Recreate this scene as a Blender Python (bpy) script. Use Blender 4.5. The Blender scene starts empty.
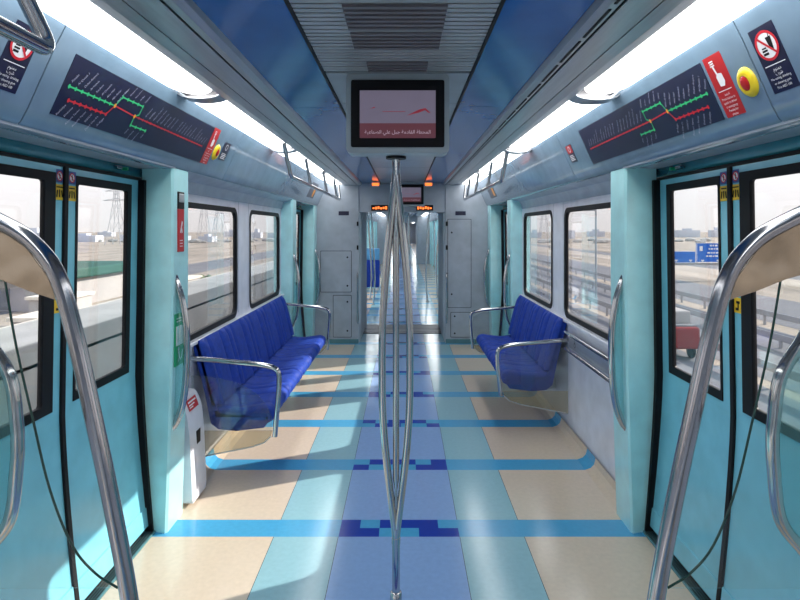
import bpy, bmesh, math, random
from mathutils import Vector, Matrix
random.seed(7)
C = bpy.context.scene.collection
CX = 0.025; H = 1.55

# ------------------------------------------------------------------ materials
def mat(name, col, rough=0.4, metal=0.0, spec=0.5, noise=0.04, nscale=8.0, emit=None, estr=1.0, coat=0.0, bump=0.0, bscale=200.0, rvar=0.0, stretch=None):
    m = bpy.data.materials.new(name); m.use_nodes = True
    nt = m.node_tree; b = nt.nodes['Principled BSDF']
    b.inputs['Roughness'].default_value = rough
    b.inputs['Metallic'].default_value = metal
    b.inputs['Specular IOR Level'].default_value = spec
    b.inputs['Coat Weight'].default_value = coat
    b.inputs['Coat Roughness'].default_value = 0.08
    tc = nt.nodes.new('ShaderNodeTexCoord'); src = tc.outputs['Object']
    if stretch:
        mp = nt.nodes.new('ShaderNodeMapping'); mp.inputs['Scale'].default_value = stretch
        nt.links.new(src, mp.inputs['Vector']); src = mp.outputs['Vector']
    n = nt.nodes.new('ShaderNodeTexNoise'); n.inputs['Scale'].default_value = nscale
    n.inputs['Detail'].default_value = 3
    nt.links.new(src, n.inputs['Vector'])
    r = nt.nodes.new('ShaderNodeValToRGB')
    lo = [max(0, c*(1-noise*2)) for c in col]; hi = [min(1, c*(1+noise*2)) for c in col]
    r.color_ramp.elements[0].color = (*lo, 1); r.color_ramp.elements[1].color = (*hi, 1)
    r.color_ramp.elements[0].position = 0.3; r.color_ramp.elements[1].position = 0.7
    nt.links.new(n.outputs['Fac'], r.inputs['Fac'])
    nt.links.new(r.outputs['Color'], b.inputs['Base Color'])
    if emit:
        b.inputs['Emission Color'].default_value = (*emit, 1)
        b.inputs['Emission Strength'].default_value = estr
    if bump:
        n2 = nt.nodes.new('ShaderNodeTexNoise'); n2.inputs['Scale'].default_value = bscale
        nt.links.new(src, n2.inputs['Vector'])
        bp = nt.nodes.new('ShaderNodeBump'); bp.inputs['Strength'].default_value = bump; bp.inputs['Distance'].default_value = 0.02
        nt.links.new(n2.outputs['Fac'], bp.inputs['Height']); nt.links.new(bp.outputs['Normal'], b.inputs['Normal'])
    return m

def glass_mat(name, tint, refl=1.0, base=0.0, basecol=(.5,.5,.5)):
    m = bpy.data.materials.new(name); m.use_nodes = True
    nt = m.node_tree; nt.nodes.clear()
    out = nt.nodes.new('ShaderNodeOutputMaterial')
    tr = nt.nodes.new('ShaderNodeBsdfTransparent'); tr.inputs['Color'].default_value = (*tint, 1)
    gl = nt.nodes.new('ShaderNodeBsdfGlossy'); gl.inputs['Roughness'].default_value = 0.02
    gl.inputs['Color'].default_value = (.95, .97, 1, 1)
    fr = nt.nodes.new('ShaderNodeLayerWeight'); fr.inputs['Blend'].default_value = .5
    pw = nt.nodes.new('ShaderNodeMath'); pw.operation = 'POWER'; pw.inputs[1].default_value = 4
    nt.links.new(fr.outputs['Facing'], pw.inputs[0])
    mu = nt.nodes.new('ShaderNodeMath'); mu.operation = 'MULTIPLY_ADD'; mu.inputs[1].default_value = .55*refl; mu.inputs[2].default_value = .03*refl
    nt.links.new(pw.outputs[0], mu.inputs[0])
    mx = nt.nodes.new('ShaderNodeMixShader')
    nt.links.new(mu.outputs[0], mx.inputs['Fac']); nt.links.new(tr.outputs[0], mx.inputs[1]); nt.links.new(gl.outputs[0], mx.inputs[2])
    last = mx
    if base:
        df = nt.nodes.new('ShaderNodeBsdfDiffuse'); df.inputs['Color'].default_value = (*basecol, 1)
        tx = nt.nodes.new('ShaderNodeTexCoord'); no = nt.nodes.new('ShaderNodeTexNoise'); no.inputs['Scale'].default_value = 3
        nt.links.new(tx.outputs['Object'], no.inputs['Vector'])
        mm = nt.nodes.new('ShaderNodeMath'); mm.operation = 'MULTIPLY'; mm.inputs[1].default_value = base*2
        nt.links.new(no.outputs['Fac'], mm.inputs[0])
        m2 = nt.nodes.new('ShaderNodeMixShader')
        nt.links.new(mm.outputs[0], m2.inputs['Fac']); nt.links.new(mx.outputs[0], m2.inputs[1]); nt.links.new(df.outputs[0], m2.inputs[2])
        last = m2
    nt.links.new(last.outputs[0], out.inputs['Surface'])
    return m

M = {}
M['wall'] = mat('wall_white', (.76, .78, .86), .28, coat=.3)
M['cabinet'] = mat('cabinet_grey', (.40, .44, .50), .4)
M['mint'] = mat('mint_paint', (.46, .84, .87), .28, coat=.4)
M['door'] = mat('door_cyan', (.20, .57, .70), .25, coat=.4)
M['header'] = mat('header_teal', (.05, .26, .34), .2, coat=.5)
M['cove'] = mat('cove_blue_grey', (.24, .35, .46), .15, metal=.25, coat=.5)
M['ledge'] = mat('ledge_grey', (.46, .50, .58), .25, metal=.1)
M['silver'] = mat('brushed_aluminium', (.52, .54, .57), .32, metal=.7, stretch=(8, .5, 8))
M['chrome'] = mat('polished_steel', (.50, .50, .51), .12, metal=1.0, noise=.02)
M['chrome_dark'] = mat('dark_reflect_steel', (.36, .36, .38), .17, metal=1.0, noise=.04)  # polished steel with dark reflections painted in as a darker colour
M['plate'] = mat('brushed_plate', (.36, .30, .23), .16, metal=1.0, noise=.16, nscale=4, bump=.5, bscale=5)
M['blue_ceil'] = mat('glossy_blue', (.010, .13, .40), .18, coat=.25, spec=.35, bump=.04, bscale=1.2)
M['slat'] = mat('slat_grey', (.40, .42, .45), .4, metal=.3)
M['slat_dark'] = mat('dark_backing', (.03, .03, .035), .6)  # near-black backing behind slats, vents and coves
M['vent'] = mat('vent_dark', (.16, .15, .17), .5)
M['ceil_plate'] = mat('ceiling_plate', (.33, .38, .43), .3, metal=.3)
M['black'] = mat('black_rubber', (.004, .004, .006), .5, spec=.25)
M['tube'] = mat('diffuser_glow', (.9, .9, .9), .5, emit=(1, 1, .98), estr=4.0)
M['seat'] = mat('blue_fabric', (.008, .045, .34), .6, spec=.3, noise=.10, nscale=30, bump=.12, bscale=260)
M['shell'] = mat('seat_shell', (.03, .04, .16), .5)
M['white_plastic'] = mat('white_plastic', (.70, .71, .78), .32)
M['red'] = mat('red_print', (.50, .008, .012), .4)
M['white_print'] = mat('white_print', (.85, .85, .87), .5)
M['grey_print'] = mat('grey_print', (.42, .42, .55), .5)
M['navy'] = mat('navy_print', (.005, .007, .04), .3, coat=.3)
M['navy2'] = mat('navy_blue_sticker', (.03, .08, .30), .4)
M['green_print'] = mat('green_print', (.03, .42, .16), .4, emit=(.03, .5, .15), estr=.15)  # printed line colour with a faint added glow, no light source
M['redline'] = mat('red_line', (.62, .015, .03), .4)
M['orange_print'] = mat('orange_print', (.9, .35, .03), .4)
M['sign_green'] = mat('sign_green', (.01, .38, .16), .4)
M['yellow'] = mat('yellow_plastic', (.85, .62, .02), .35)
M['yellow_p'] = mat('yellow_print', (.85, .55, .02), .4)
M['amber'] = mat('amber_led', (.9, .3, .05), .4, emit=(1, .17, .03), estr=1.3)
M['tv_body'] = mat('tv_housing', (.36, .42, .46), .35)
M['tv_up'] = mat('tv_screen_top', (.10, .09, .12), .3, emit=(.36, .31, .44), estr=.2)
M['tv_dn'] = mat('tv_screen_band', (.05, .02, .025), .3, emit=(.16, .05, .07), estr=.35)
M['tv_red'] = mat('tv_screen_red', (.3, .03, .05), .3, emit=(.32, .03, .05), estr=.25)
M['tv_text'] = mat('tv_screen_text', (.4, .35, .4), .3, emit=(.5, .42, .48), estr=.35)
M['pane'] = glass_mat('window_glass', (.86, .86, .87), 1.2)
M['screen'] = glass_mat('screen_glass', (.91, .93, .92), 1.0, .03, (.5, .45, .35))
M['screen_tan'] = glass_mat('screen_kick_glass', (.86, .83, .74), 1.3, .22, (.46, .42, .32))
M['infill'] = glass_mat('rail_infill', (.72, .88, .88), 1.5, .08, (.45, .75, .75))
M['green_edge'] = mat('glass_edge_green', (.012, .05, .04), .2)
M['head_blue'] = mat('pale_blue_panel', (.10, .35, .62), .4)
M['dark_floor'] = mat('threshold_dark', (.05, .05, .06), .45)
M['sill'] = mat('sill_teal', (.14, .30, .33), .25, metal=.4)
# floor
def floor_mat(n, c, v=.02):
    return mat(n, c, .16, noise=v, nscale=40, spec=.55, rvar=.1, bump=.02, bscale=60)
M['f_beige'] = floor_mat('floor_beige', (.66, .55, .43))
M['f_aqua'] = floor_mat('floor_aqua', (.27, .49, .56))
M['f_lav'] = floor_mat('floor_periwinkle', (.25, .40, .68))
M['f_stripe'] = floor_mat('floor_stripe_blue', (.07, .36, .62))
M['f_dark'] = floor_mat('floor_ultramarine', (.01, .045, .36))
M['f_seam'] = floor_mat('floor_seam', (.06, .10, .12))

# ------------------------------------------------------------------ helpers
def link(o, parent=None):
    C.objects.link(o)
    if parent is not None:
        o.parent = parent
        o.matrix_parent_inverse = Matrix.Translation(-world_loc(parent))
    return o
def world_loc(o):
    if o.type == 'EMPTY': return Vector(o.location)
    return Vector((0, 0, 0))
def obj(name, me, m, parent=None, smooth=False):
    if isinstance(me, bmesh.types.BMesh):
        bm = me; me = bpy.data.meshes.new(name); bmesh.ops.recalc_face_normals(bm, faces=bm.faces[:]); bm.to_mesh(me); bm.free()
    mats = m if isinstance(m, (list, tuple)) else [m]
    for x in mats: me.materials.append(M[x] if isinstance(x, str) else x)
    if smooth:
        for p in me.polygons: p.use_smooth = True
    o = bpy.data.objects.new(name, me)
    return link(o, parent)
def smooth_angle(o, a=40):
    me = o.data
    for p in me.polygons: p.use_smooth = True
    bm = bmesh.new(); bm.from_mesh(me)
    for e in bm.edges:
        if len(e.link_faces) == 2 and e.calc_face_angle(0) > math.radians(a): e.smooth = False
    bm.to_mesh(me); bm.free()
    return o
def tag(o, label=None, cat=None, group=None, kind=None):
    if label: o['label'] = label
    if cat: o['category'] = cat
    if group: o['group'] = group
    if kind: o['kind'] = kind
    return o
def thing(name, label, cat, loc=(0, 0, 0), group=None, kind=None):
    o = bpy.data.objects.new(name, None); o.location = loc; o.empty_display_size = .1
    C.objects.link(o)
    return tag(o, label, cat, group, kind)
def kids(o): return [c for c in bpy.data.objects if c.parent == o]
def dup(root, loc, label=None, group=None):
    def rec(o, parent):
        c = o.copy(); C.objects.link(c)
        if parent is not None: c.parent = parent
        for k in kids(o): rec(k, c)
        return c
    r = rec(root, None); r.location = loc
    if label: r['label'] = label
    if group: r['group'] = group
    return r

def add_box(bm, x0, x1, y0, y1, z0, z1, bev=0, seg=2, mi=0):
    if x0 > x1: x0, x1 = x1, x0
    if y0 > y1: y0, y1 = y1, y0
    r = bmesh.ops.create_cube(bm, size=1)
    vs = r['verts']
    for v in vs:
        v.co = Vector(((x0+x1)/2 + v.co.x*(x1-x0), (y0+y1)/2 + v.co.y*(y1-y0), (z0+z1)/2 + v.co.z*(z1-z0)))
    fs = set(f for v in vs for f in v.link_faces)
    for f in fs: f.material_index = mi
    if bev:
        es = list(set(e for v in vs for e in v.link_edges))
        bmesh.ops.bevel(bm, geom=es, offset=bev, segments=seg, affect='EDGES', profile=.5)
    return bm
def box(*a, **k):
    bm = bmesh.new(); return add_box(bm, *a, **k)
def add_tube(bm, pts, r, n=14, cap=True, radii=None):
    pts = [Vector(p) for p in pts]
    rings = []; T0 = (pts[1]-pts[0]).normalized()
    up = Vector((0, 0, 1)) if abs(T0.z) < .9 else Vector((0, 1, 0))
    N = T0.cross(up).normalized(); prevT = T0
    for i, p in enumerate(pts):
        if i == 0: T = T0
        elif i == len(pts)-1: T = (pts[i]-pts[i-1]).normalized()
        else: T = ((pts[i+1]-p).normalized() + (p-pts[i-1]).normalized()).normalized()
        q = prevT.rotation_difference(T); N = (q @ N).normalized(); prevT = T
        B = T.cross(N)
        rr = radii[i] if radii else r
        rings.append([bm.verts.new(p + (N*math.cos(a) + B*math.sin(a))*rr) for a in [2*math.pi*k/n for k in range(n)]])
    for a, b in zip(rings[:-1], rings[1:]):
        for k in range(n): bm.faces.new((a[k], a[(k+1) % n], b[(k+1) % n], b[k]))
    if cap:
        bm.faces.new(rings[0][::-1]); bm.faces.new(rings[-1])
    return bm
def tube(pts, r, **k):
    bm = bmesh.new(); return add_tube(bm, pts, r, **k)
def tobj(name, pts, r, m, parent=None, **k):
    return smooth_angle(obj(name, tube(pts, r, **k), m, parent), 50)
def fillet(pts, rad, n=7):
    pts = [Vector(p) for p in pts]; out = [pts[0]]
    for i in range(1, len(pts)-1):
        a, b, c = pts[i-1], pts[i], pts[i+1]
        r = min(rad, (a-b).length*.48, (c-b).length*.48)
        p0 = b + (a-b).normalized()*r; p1 = b + (c-b).normalized()*r
        for k in range(n+1):
            t = k/n; out.append(p0*(1-t)**2 + b*2*t*(1-t) + p1*t*t)
    out.append(pts[-1]); return out
def spline(pts, n=8):
    P = [Vector(p) for p in pts]; P = [P[0]*2-P[1]] + P + [P[-1]*2-P[-2]]; out = []
    for i in range(1, len(P)-2):
        a, b, c, d = P[i-1:i+3]
        for k in range(n):
            t = k/n
            out.append(.5*((2*b) + (c-a)*t + (2*a-5*b+4*c-d)*t*t + (3*b-a-3*c+d)*t**3))
    out.append(P[-2]); return out
def rrect(a0, a1, b0, b1, r, n=6):
    pts = []
    for cx, cy, s in ((a1-r, b1-r, 0), (a0+r, b1-r, 90), (a0+r, b0+r, 180), (a1-r, b0+r, 270)):
        for k in range(n+1):
            t = math.radians(s + 90*k/n); pts.append((cx+r*math.cos(t), cy+r*math.sin(t)))
    return pts
def poly2d(outer, holes=(), depth=.01, mapf=None):
    cu = bpy.data.curves.new('tmp', 'CURVE'); cu.dimensions = '2D'; cu.fill_mode = 'BOTH'; cu.extrude = depth/2
    for loop in [outer] + list(holes):
        sp = cu.splines.new('POLY'); sp.points.add(len(loop)-1)
        for p, q in zip(sp.points, loop): p.co = (q[0], q[1], 0, 1)
        sp.use_cyclic_u = True
    o = bpy.data.objects.new('tmp', cu); C.objects.link(o)
    bpy.context.view_layer.update()
    dg = bpy.context.evaluated_depsgraph_get()
    me = bpy.data.meshes.new_from_object(o.evaluated_get(dg))
    bpy.data.objects.remove(o); bpy.data.curves.remove(cu)
    bm = bmesh.new(); bm.from_mesh(me); bpy.data.meshes.remove(me)
    bmesh.ops.remove_doubles(bm, verts=bm.verts[:], dist=1e-6)
    if mapf:
        for v in bm.verts: v.co = Vector(mapf(*v.co))
    return bm
def YZ(x): return lambda a, b, c: (x+c, a, b)
def XZ(y): return lambda a, b, c: (a, y+c, b)
def XY(z): return lambda a, b, c: (a, b, z+c)
def bend(bm, f, levels):
    for z in levels:
        bmesh.ops.bisect_plane(bm, geom=bm.verts[:]+bm.edges[:]+bm.faces[:], plane_co=(0, 0, z), plane_no=(0, 0, 1))
    for v in bm.verts: v.co.x += f(v.co.z)
    return bm
def merge(bm, other):
    me = bpy.data.meshes.new('t'); other.to_mesh(me); other.free(); bm.from_mesh(me); bpy.data.meshes.remove(me)
def strip_profile(prof, y0, y1, th=.01, ys=None):
    """sweep a cross-section polyline (x,z) along Y as a thin shell"""
    bm = bmesh.new(); ys = ys or [y0, y1]
    P = [Vector((p[0], 0, p[1])) for p in prof]; N = []
    for i in range(len(P)):
        t = (P[min(i+1, len(P)-1)] - P[max(i-1, 0)]).normalized(); N.append(Vector((-t.z, 0, t.x)))
    g = [[bm.verts.new(p + Vector((0, y, 0))) for p in P] for y in ys]
    h = [[bm.verts.new(p + n*th + Vector((0, y, 0))) for p, n in zip(P, N)] for y in ys]
    for j in range(len(ys)-1):
        for i in range(len(P)-1):
            bm.faces.new((g[j][i], g[j][i+1], g[j+1][i+1], g[j+1][i])); bm.faces.new((h[j][i], h[j+1][i], h[j+1][i+1], h[j][i+1]))
        for i in (0, -1): bm.faces.new((g[j][i], g[j+1][i], h[j+1][i], h[j][i]))
    for j in (0, -1):
        for i in range(len(P)-1): bm.faces.new((g[j][i], h[j][i], h[j][i+1], g[j][i+1]))
    return bm
def text_bm(body, size, align='CENTER'):
    cu = bpy.data.curves.new('t', 'FONT'); cu.body = body; cu.size = size; cu.align_x = align; cu.align_y = 'CENTER'; cu.resolution_u = 2
    o = bpy.data.objects.new('t', cu); C.objects.link(o); bpy.context.view_layer.update()
    me = bpy.data.meshes.new_from_object(o.evaluated_get(bpy.context.evaluated_depsgraph_get()))
    bpy.data.objects.remove(o); bpy.data.curves.remove(cu)
    bm = bmesh.new(); bm.from_mesh(me); bpy.data.meshes.remove(me); return bm
def add_text(bm, body, size, x, y, z=0, rot=0, align='CENTER'):
    t = text_bm(body, size, align)
    t.transform(Matrix.Translation((x, y, z)) @ Matrix.Rotation(rot, 4, 'Z')); merge(bm, t)
def flat(bm, pts, z=0):
    bm.faces.new([bm.verts.new((p[0], p[1], z)) for p in pts]); return bm
def rect(bm, x0, x1, y0, y1, z=0): return flat(bm, [(x0, y0), (x1, y0), (x1, y1), (x0, y1)], z)
def disc(bm, cx, cy, r, z=0, n=28, rx=1): return flat(bm, [(cx+r*rx*math.cos(2*math.pi*k/n), cy+r*math.sin(2*math.pi*k/n)) for k in range(n)], z)
def ring(bm, cx, cy, r0, r1, z=0, n=32):
    a = [bm.verts.new((cx+r0*math.cos(2*math.pi*k/n), cy+r0*math.sin(2*math.pi*k/n), z)) for k in range(n)]
    b = [bm.verts.new((cx+r1*math.cos(2*math.pi*k/n), cy+r1*math.sin(2*math.pi*k/n), z)) for k in range(n)]
    for k in range(n): bm.faces.new((a[k], a[(k+1) % n], b[(k+1) % n], b[k]))
    return bm
def bar(bm, p, q, w, z=0):
    p = Vector((p[0], p[1])); q = Vector((q[0], q[1])); d = (q-p).normalized(); n = Vector((-d.y, d.x))*w/2
    return flat(bm, [p+n, p-n, q-n, q+n], z)
def placed(name, bm, m, parent, mtx):
    bm.transform(mtx); return obj(name, bm, m, parent)

# ------------------------------------------------------------------ layout constants
DOOR = [(1.585, 2.85), (6.12, 7.34)]
PW = .22
CAR_Y0, CAR_Y1 = -1.6, 7.8
WALLX = 1.27; DX = 1.345
def dshift(z):
    if z < .8: return -.065*((.8-z)/.8)**1.4
    return -.015*(z-.8)
# ------------------------------------------------------------------ floor
def build_floor(name, y0, y1, phase=2.903, per=.782, w=.165, doors=()):
    """inlaid vinyl floor: aisle column, aqua columns, beige fields, cross stripes with pixel pattern"""
    bm = bmesh.new()
    names = ['f_beige', 'f_aqua', 'f_lav', 'f_stripe', 'f_dark', 'f_seam']
    def q(xa, xb, ya, yb, mi, za=0, zb=0):
        f = bm.faces.new([bm.verts.new(c) for c in ((xa, ya, za), (xb, ya, zb), (xb, yb, zb), (xa, yb, za))]); f.material_index = mi
    pats = [('DLDDDL', 'DDLLDD'), ('LDDDLD', 'DLLLDD'), ('DLDDDL', 'LDDLLD')]
    k0 = math.floor((y0-phase)/per)-1; k = k0; ycur = y0
    cove = [(1.19, 0), (1.225, .012), (1.248, .035), (1.258, .075)]
    def band(ya, yb, stripe, k):
        if yb <= ya: return
        s = .003
        for sg in (-1, 1):
            q(sg*.305, sg*.63, ya, yb, 3 if stripe else 1) if False else None
            q(sg*(.305+s), sg*(.63), ya, yb, 3 if stripe else 1)
            q(sg*.63, sg*(.63+s), ya, yb, 3 if stripe else 5)
            q(sg*(.63+s), sg*1.19, ya, yb, 3 if stripe else 0)
            for (xa, za), (xb, zb) in zip(cove[:-1], cove[1:]):
                ym = (ya+yb)/2
                indoor = any(a-.18 < ym < b+.14 for a, b in doors)
                if indoor: za = zb = 0
                q(sg*xa, sg*xb, ya, yb, 3 if stripe else 0, za, zb)
            if not stripe: q(sg*.305, sg*(.305+s), ya, yb, 5)
            else: q(sg*.305, sg*(.305+s), ya, yb, 3)
        if not stripe: q(-.305, .305, ya, yb, 2)
        else:
            P = pats[k % 3]; ym = (ya+yb)/2; bw = .61/6
            for i in range(6):
                q(-.305+i*bw, -.305+(i+1)*bw, ym, yb, 4 if P[0][i] == 'D' else 3)
                q(-.305+i*bw, -.305+(i+1)*bw, ya, ym, 4 if P[1][i] == 'D' else 3)
    cuts = []
    while phase + k*per - w/2 < y1:
        a, b = phase+k*per-w/2, phase+k*per+w/2
        for s0, s1, st in ((ycur, a, 0), (a, b, 1)):
            s0 = max(s0, y0); s1 = min(s1, y1)
            if s1 > s0:
                edges = sorted(set([s0, s1] + [d for ab in doors for d in (ab[0]-.18, ab[1]+.14) if s0 < d < s1]))
                for u, v in zip(edges[:-1], edges[1:]): band(u, v, st, k)
        ycur = max(ycur, b); k += 1
    if ycur < y1: band(max(ycur, y0), y1, 0, k)
    o = obj(name, bm, names)
    o.data.flip_normals() if o.data.polygons[0].normal.z < 0 else None
    tag(o, kind='structure'); return o
M['screen_clear'] = glass_mat('screen_clear_glass', (.95, .97, .96), .8)
floor = build_floor('floor', CAR_Y0, 8.3, doors=[(-3, -1.5)]+DOOR)
sub = obj('floor', box(-1.46, 1.46, CAR_Y0, 8.3, -.14, -.012), 'dark_floor'); tag(sub, kind='structure')

# ------------------------------------------------------------------ side walls with windows
WIN = [(3.22, 4.33), (4.70, 5.80)]
WZ = (.885, 1.70)
widx = [0]
def wall_section(side, y0, y1, wins, name, top=1.83, detailed=True):
    s = -1 if side == 'left' else 1
    holes = [rrect(a, b, WZ[0], WZ[1], .075) for a, b in wins]
    o = obj(name, poly2d([(y0, 0), (y1, 0), (y1, top), (y0, top)], holes, .02, YZ(s*(WALLX+.01))), 'wall'); tag(o, kind='structure')
    for a, b in wins:
        widx[0] += 1
        w = thing('window_%d' % widx[0], None, None, (s*WALLX, (a+b)/2, WZ[0]), kind='structure')
        g = obj('window_gasket', poly2d(rrect(a-.012, b+.012, WZ[0]-.012, WZ[1]+.012, .085), [rrect(a+.022, b-.022, WZ[0]+.022, WZ[1]-.022, .06)], .026, YZ(s*(WALLX+.008))), 'black', w)
        obj('window_pane', poly2d(rrect(a+.01, b-.01, WZ[0]+.01, WZ[1]-.01, .06), [], .004, YZ(s*(WALLX+.022))), 'pane', w)
    # panel joints
    return o
for s, side in ((-1, 'left'), (1, 'right')):
    wall_section(side, 3.06, 5.91, WIN, 'wall_'+side)
    wall_section(side, -1.6, 1.42, [(-1.27, -.16), (.21, 1.31)], 'wall_'+side)
    # upper fascia that closes the wall against the cove, window zones
    for a, b in ((-1.6, 1.42), (3.06, 5.91)):
        pr = [(s*1.155, 1.868), (s*1.18, 1.852), (s*1.24, 1.835), (s*1.262, 1.80), (s*1.268, 1.76)]
        o = smooth_angle(obj('trim_%d' % (1 if s < 0 else 2), strip_profile(pr, a, b, .006), 'ledge')); tag(o, kind='structure')
    # sill ledge strip just under windows
    for a, b in ((-1.6, 1.42), (3.07, 5.9)):
        o = obj('trim_%d' % (3 if s < 0 else 4), box(s*1.235, s*1.27, a, b, .845, .868, bev=.006), 'wall'); tag(o, kind='structure')
# vertical joints on walls between windows
for s in (-1, 1):
    bm = bmesh.new()
    for y in (4.515-.14, 4.515+.14, 5.86):
        add_box(bm, s*1.268, s*1.2695, y-.002, y+.002, .9, 1.76)
    o = obj('trim_%d' % (5 if s < 0 else 6), bm, 'ledge'); tag(o, kind='structure')

# ------------------------------------------------------------------ door pillars
def pillar(s, ya, yb, name):
    """ya = edge toward the doorway, yb = edge away from it"""
    d = 1 if yb > ya else -1
    fp = [(s*1.325, ya+d*.035), (s*1.165, ya), (s*1.155, ya+d*.012), (s*1.155, yb-d*.02), (s*1.172, yb), (s*1.285, yb), (s*1.36, yb-d*.05)]
    bm = bmesh.new(); rings = []
    for z, off in ((0, .028), (.3, .018), (.8, .004), (1.3, -.004), (1.862, -.004)):
        rings.append([bm.verts.new((x + s*(off if abs(x) < 1.30 else 0), y, z)) for x, y in fp])
    n = len(fp)
    for a, b in zip(rings[:-1], rings[1:]):
        for k in range(n): bm.faces.new((a[k], a[(k+1) % n], b[(k+1) % n], b[k]))
    bm.faces.new(rings[0]); bm.faces.new(rings[-1])
    o = smooth_angle(obj(name, bm, 'mint'), 30); tag(o, kind='structure'); return o
tn = 10
for s in (-1, 1):
    for (a, b) in DOOR:
        pillar(s, a, a-PW, 'trim_%d' % tn); tn += 1
        pillar(s, b, b+PW, 'trim_%d' % tn); tn += 1

# ------------------------------------------------------------------ doors
def sticker_prohibit(w, m, parent):
    pass
def make_door(s, y0, y1, num):
    c = y1-.612
    root = thing('door_%d' % num, None, None, (s*DX, c, 0), kind='structure')
    lv = [.1, .2, .3, .4, .5, .6, .7, .8]
    ZB, ZT = .035, 1.80
    for a, b, near in ((y0-.02, c-.006, True), (c+.006, y1+.05, False)):
        # glass opening
        if near: g0, g1 = a+.16, b-.114
        else: g0, g1 = a+.075, b-.150
        gz0, gz1 = .868, 1.742
        bm = poly2d([(a, ZB), (b, ZB), (b, ZT), (a, ZT)], [[(g0, gz0), (g1, gz0), (g1, gz1), (g0, gz1)]], .012, YZ(s*(DX+.006)))
        bend(bm, lambda z: s*dshift(z), lv)
        leaf = obj('door_leaf', bm, 'door', root)
        if near: f0, f1 = g0-.032, g1+.058
        else: f0, f1 = g0-.006, g1+.032
        bm = poly2d([(f0, gz0-.03), (f1, gz0-.03), (f1, gz1+.028), (f0, gz1+.028)], [rrect(g0+.008, g1-.006, gz0+.006, gz1-.006, .012, 3)], .020, YZ(s*(DX+.006)))
        bend(bm, lambda z: s*dshift(z), [])
        obj('window_frame', bm, 'black', leaf)
        bm = poly2d([(g0, gz0), (g1, gz0), (g1, gz1), (g0, gz1)], [], .004, YZ(s*(DX+.008)))
        bend(bm, lambda z: s*dshift(z), [])
        obj('window_pane', bm, 'pane', leaf)
        # bottom crease rail
        bm = box(s*(DX-.006), s*(DX+.01), a, b, ZB, .13, bev=.004)
        bend(bm, lambda z: s*dshift(z), [.08])
        obj('kick_rail', bm, 'door', leaf)
        # stickers on the stile beside the seam
        ys0, ys1 = (b-.052, b-.008) if near else (a+.012, a+.068)
        x = s*(DX-.003+dshift(1.75))
        def M4(y, z):
            return Matrix(((0, 0, -s, s*(DX+dshift(z))-s*.0015), (-s, 0, 0, y), (0, 1, 0, z), (0, 0, 0, 1)))
        w = ys1-ys0; ym = (ys0+ys1)/2
        bm = bmesh.new(); rect(bm, -w/2, w/2, -.026, .026); st = placed('blue_sticker', bm, 'navy2', leaf, M4(ym, 1.758))
        bm = bmesh.new(); disc(bm, 0, .0, .019, .0006); placed('sticker_disc', bm, 'white_print', st, M4(ym, 1.758))
        bm = bmesh.new(); ring(bm, 0, 0, .015, .020, .001); bar(bm, (-.012, .012), (.012, -.012), .005, .001); placed('prohibition_ring', bm, 'redline', st, M4(ym, 1.758))
        bm = bmesh.new(); bar(bm, (0, -.012), (0, .012), .005, .0008); bar(bm, (-.004, .003), (.006, .003), .004, .0008); placed('pictogram', bm, 'black', st, M4(ym, 1.758))
        bm = bmesh.new(); rect(bm, -w/2, w/2, -.031, .031); st = placed('yellow_sticker', bm, 'yellow_p', leaf, M4(ym, 1.695))
        bm = bmesh.new(); bar(bm, (-.018, -.02), (-.013, .008), .008, .001); bar(bm, (.018, -.02), (.013, .008), .008, .001); bar(bm, (0, -.02), (0, .01), .008, .001); bar(bm, (-.02, .02), (.02, .02), .005, .001)
        placed('pictogram', bm, 'black', st, M4(ym, 1.695))
        if near:
            bm = bmesh.new(); rect(bm, -w/2, w/2, -.03, .03); st = placed('yellow_sticker', bm, 'yellow_p', leaf, M4(ym, 1.25))
            bm = bmesh.new(); bar(bm, (-.012, -.015), (.006, -.015), .010, .001); bar(bm, (.005, -.018), (.005, .01), .008, .001); bar(bm, (-.008, .012), (.016, .012), .01, .001)
            placed('pictogram', bm, 'black', st, M4(ym, 1.25))
    # centre seal
    bm = box(s*(DX-.010), s*(DX+.02), c-.014, c+.014, .02, 1.80, bev=.004); bend(bm, lambda z: s*dshift(z), lv)
    obj('centre_seal', bm, 'black', root)
    for y, d in ((y1+.020, 1), (y0-.020, -1)):
        bm = box(s*(DX-.032), s*(DX+.02), y-.016, y+.016, 0, 1.80); bend(bm, lambda z: s*dshift(z)*.9, lv)
        obj('edge_seal', bm, 'black', root)
    # header over the leaves
    obj('door_header', poly2d([(s*(DX-.012), 1.86), (s*(DX-.012), 1.815), (s*(DX+.05), 1.815), (s*(DX+.05), 1.86)], [], y1-y0+.1, lambda a, b, cc: (a, c+cc, b)), 'header', root)
    obj('header_lip', box(s*(DX-.022), s*(DX+.03), y0-.03, y1+.03, 1.797, 1.812, bev=.003), 'black', root)
    obj('header_soffit', box(s*1.15, s*(DX+.06), y0-.03, y1+.03, 1.86, 1.872), 'ledge', root)
    for y in (c+.40,):
        o = obj('header_latch', box(s*(DX-.035), s*(DX-.01), y-.022, y+.022, 1.832, 1.848, bev=.004), 'chrome', root)
        bm = bmesh.new(); add_tube(bm, [(s*(DX-.04), y+.06, 1.84), (s*(DX-.01), y+.06, 1.84)], .008); obj('header_button', bm, 'sign_green', root)
    # threshold
    obj('threshold', box(s*1.245, s*1.46, y0-.03, y1+.03, -.012, .008, bev=.003), 'sill', root)
    bm = bmesh.new()
    for k in range(3): add_box(bm, s*(1.256+.012*k), s*(1.260+.012*k), y0, y1, .008, .011)
    obj('threshold_groove', bm, 'black', root)
    obj('threshold_seal', box(s*(1.293), s*(1.312), y0, y1, .0, .034), 'black', root)
    return root
n = 1
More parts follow.
